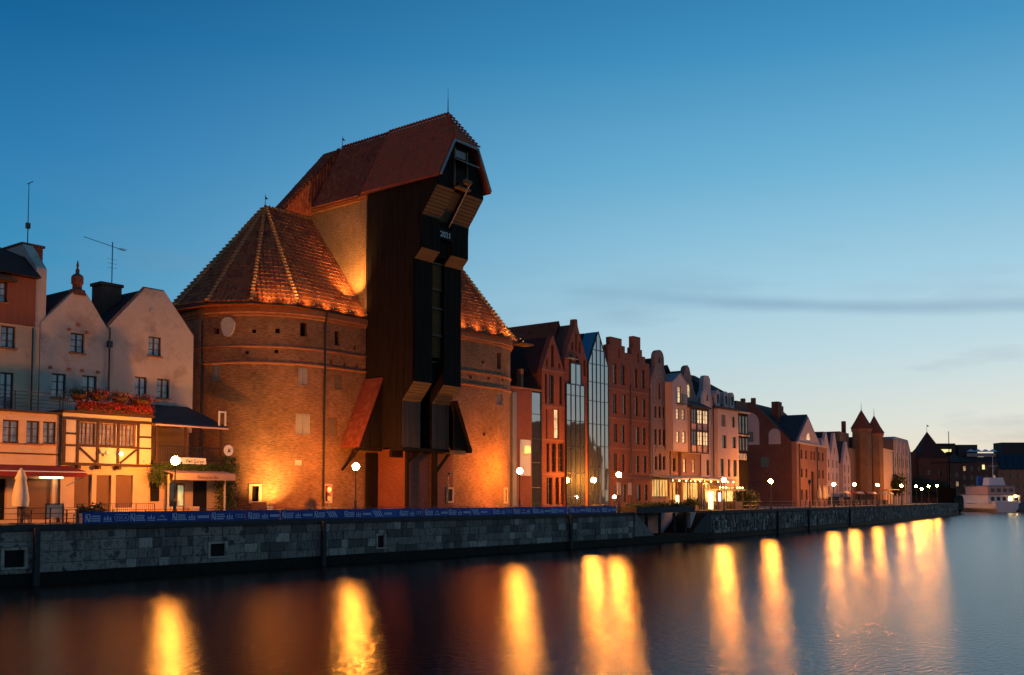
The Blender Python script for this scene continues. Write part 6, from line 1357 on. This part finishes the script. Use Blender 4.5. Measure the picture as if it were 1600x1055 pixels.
put(MB().box(-10.8, -6, -2.4, 2.4, 4.6, 7.2), 'stern_castle', M_WOOD, gs); put(MB().bar((0, 0, 2), (0, 0, 23.5), .22, 8, .09), 'mast', M_WOOD, gs)
put(MB().bar((-.2, -5, 14.5), (-.2, 5, 14.5), .12, 6), 'yard', M_WOOD, gs); put(MB().bar((-.2, -3, 19.5), (-.2, 3, 19.5), .09, 6), 'yard', M_WOOD, gs); put(MB().lathe([(.7, 16.6), (.95, 17.6)], 10), 'crows_nest', M_WOOD, gs)
for s in (-1, 1):
    for x in (-2, 2): put(MB().bar((x, s * 3.0, 3.6), (0, 0, 16.5), .04, 4), 'shroud', M_IRON, gs)
put(MB().bar((-7, 0, 4), (-7, 0, 14), .14, 8, .06), 'mizzen_mast', M_WOOD, gs)
eb = frame_thing('excursion_boat', 'pale multi-deck excursion boat lit at its stern', 'boat', 360, 32, 35)
hull(eb, 30, 11.5, 2.6, M_WHITE, .8); put(MB().box(-13, 10, -4.9, 4.9, 2.8, 5.4), 'lower_deck', M_WHITE, eb); put(MB().box(-13.4, 9.5, -5.2, 5.2, 5.42, 5.62), 'deck_edge', M_GREYMETAL, eb); put(MB().box(-11, 7, -4.2, 4.2, 5.64, 8.2), 'upper_deck', M_PLASTER_PINK, eb); put(MB().box(-11.3, 7.3, -4.5, 4.5, 8.22, 8.4), 'deck_edge', M_GREYMETAL, eb)
put(MB().hexa([(-8, -2.6, 8.42), (-3, -2.6, 8.42), (-3, 2.6, 8.42), (-8, 2.6, 8.42)], [(-7.4, -2.2, 11), (-3, -2.2, 11), (-3, 2.2, 11), (-7.4, 2.2, 11)]), 'bridge', M_WHITE, eb)
put(MB().bar((-5, 0, 11), (-5, 0, 18), .14, 6, .05), 'mast', M_WHITE, eb); put(MB().bar((-5, -1.4, 14.8), (-5, 1.4, 14.8), .07, 6), 'yard', M_WHITE, eb); put(MB().box(-1.2, .6, 1.8, 3.2, 8.42, 11.6), 'funnel', M_BLUE2, eb)
for k in range(5): put(MB().box(-13.05, -13.002, -4.2 + k * 1.8, -3.1 + k * 1.8, 3.6, 4.8), 'deck_window', M_PANE if k != 1 else emit('boat_window', (1, .7, .3), 6), eb)
for k in range(4): put(MB().box(-11.05, -11.002, -3.6 + k * 1.9, -2.4 + k * 1.9, 6.3, 7.5), 'deck_window', M_PANE, eb)
put(MB().lathe([(.05, -.18), (.2, 0), (.05, .18)], 8), 'stern_lamp', emit('boat_lamp', (1, .55, .15), 160), eb, loc=(-13.4, -3.5, 5.0))
def tree(label, x, y, h, r, m, n, grp='dark trees at the far quay'):
    t = thing('tree', label, 'tree', (x, y, GZ), 0, grp); put(MB().bar((0, 0, 0), (0, 0, h * .6), .22, 7, .1), 'trunk', M_BARK, t); rb_ = random.Random(int(x)); mb = MB()
    cl = []
    for k in range(16):
        a = rb_.uniform(0, 6.28); rr_ = r * math.sqrt(rb_.random()) * .8; c = (rr_ * math.cos(a), rr_ * math.sin(a), h * rb_.uniform(.45, .95), r * rb_.uniform(.22, .4)); cl.append(c)
        put(MB().bar((0, 0, h * .4), c[:3], .07, 5, .02), 'branch', M_BARK, t)
    def f(): c = rb_.choice(cl); return tuple(c[i] + rb_.gauss(0, c[3] * .6) for i in range(3))
    put(leaves(mb, n, f, .2, .4, rb_), 'foliage', m, t)
tree('dark bushy tree at the foot of the pyramid-roofed tower', 292, 33, 6.5, 3.5, M_LEAF_DARK, 2500); tree('small dark tree beside the moored dark ship', 303, 31.5, 5.5, 3.0, M_LEAF_DARK, 2200); tree('dark tree before the modern gable', 248, 27, 6.5, 3.2, M_LEAF_DARK, 2200)
for l, px in (('small warm quay light left of the picture corner', 1585), ('small warm quay light at the far picture edge', 1597)):
    u = (px - 1468) * .245; t = thing('quay_light', l, 'lamp', (417.6 - 8 + u * math.cos(R(-52)), 62.3 - 10 + u * math.sin(R(-52)), GZ), 0, 'small lights on the far bank'); put(MB().bar((0, 0, 0), (0, 0, 2.6), .06), 'post', M_IRON, t); put(MB().lathe([(.05, 2.6), (.25, 2.8), (.05, 3.05)], 8), 'globe', emit('far_globe', (1, .6, .2), 60), t)

for l, x0, x1, zt in (('tall brick granary across the river, mirrored dark in the glass gable', 196, 216, 17.5), ('lower brick granary across the river, mirrored in the glass bay', 152, 178, 12.5)):
    g_ = thing('granary', l, 'granary', (x0, -74, 2.9), 180); w = x1 - x0
    put(MB().prism([(0, 0), (-w, 0), (-w, zt * .68), (-w / 2, zt + 2.5), (0, zt * .68)], 0, 16), 'wall', M_BRICK_DARK, g_); recalc(g_.children[0].data)
    for k in range(4):
        for z in range(2, int(zt * .6), 3): put(MB().box(-w + 2 + k * (w - 3) / 4, -w + 3.2 + k * (w - 3) / 4, -.05, -.002, z, z + 1.6), 'window', M_PANE, g_)

# ------------------------------------------------------------------ stand every thing's origin at its own base
bpy.context.view_layer.update()
for o in list(SC.objects):
    if o.type == 'EMPTY' and o.parent is None and o.location.length < 1e-6:
        lo = Vector((1e9,) * 3); hi = Vector((-1e9,) * 3)
        for c in o.children:
            if c.type == 'MESH':
                for p in c.bound_box:
                    q = c.matrix_world @ Vector(p)
                    for i in range(3): lo[i] = min(lo[i], q[i]); hi[i] = max(hi[i], q[i])
        b = Vector(((lo.x + hi.x) / 2, (lo.y + hi.y) / 2, lo.z)); o.location = b
        for c in o.children: c.location = c.location - b
for o in SC.objects:
    if o.name.split('.')[0] in ('quay_wall',): o['kind'] = 'thing'
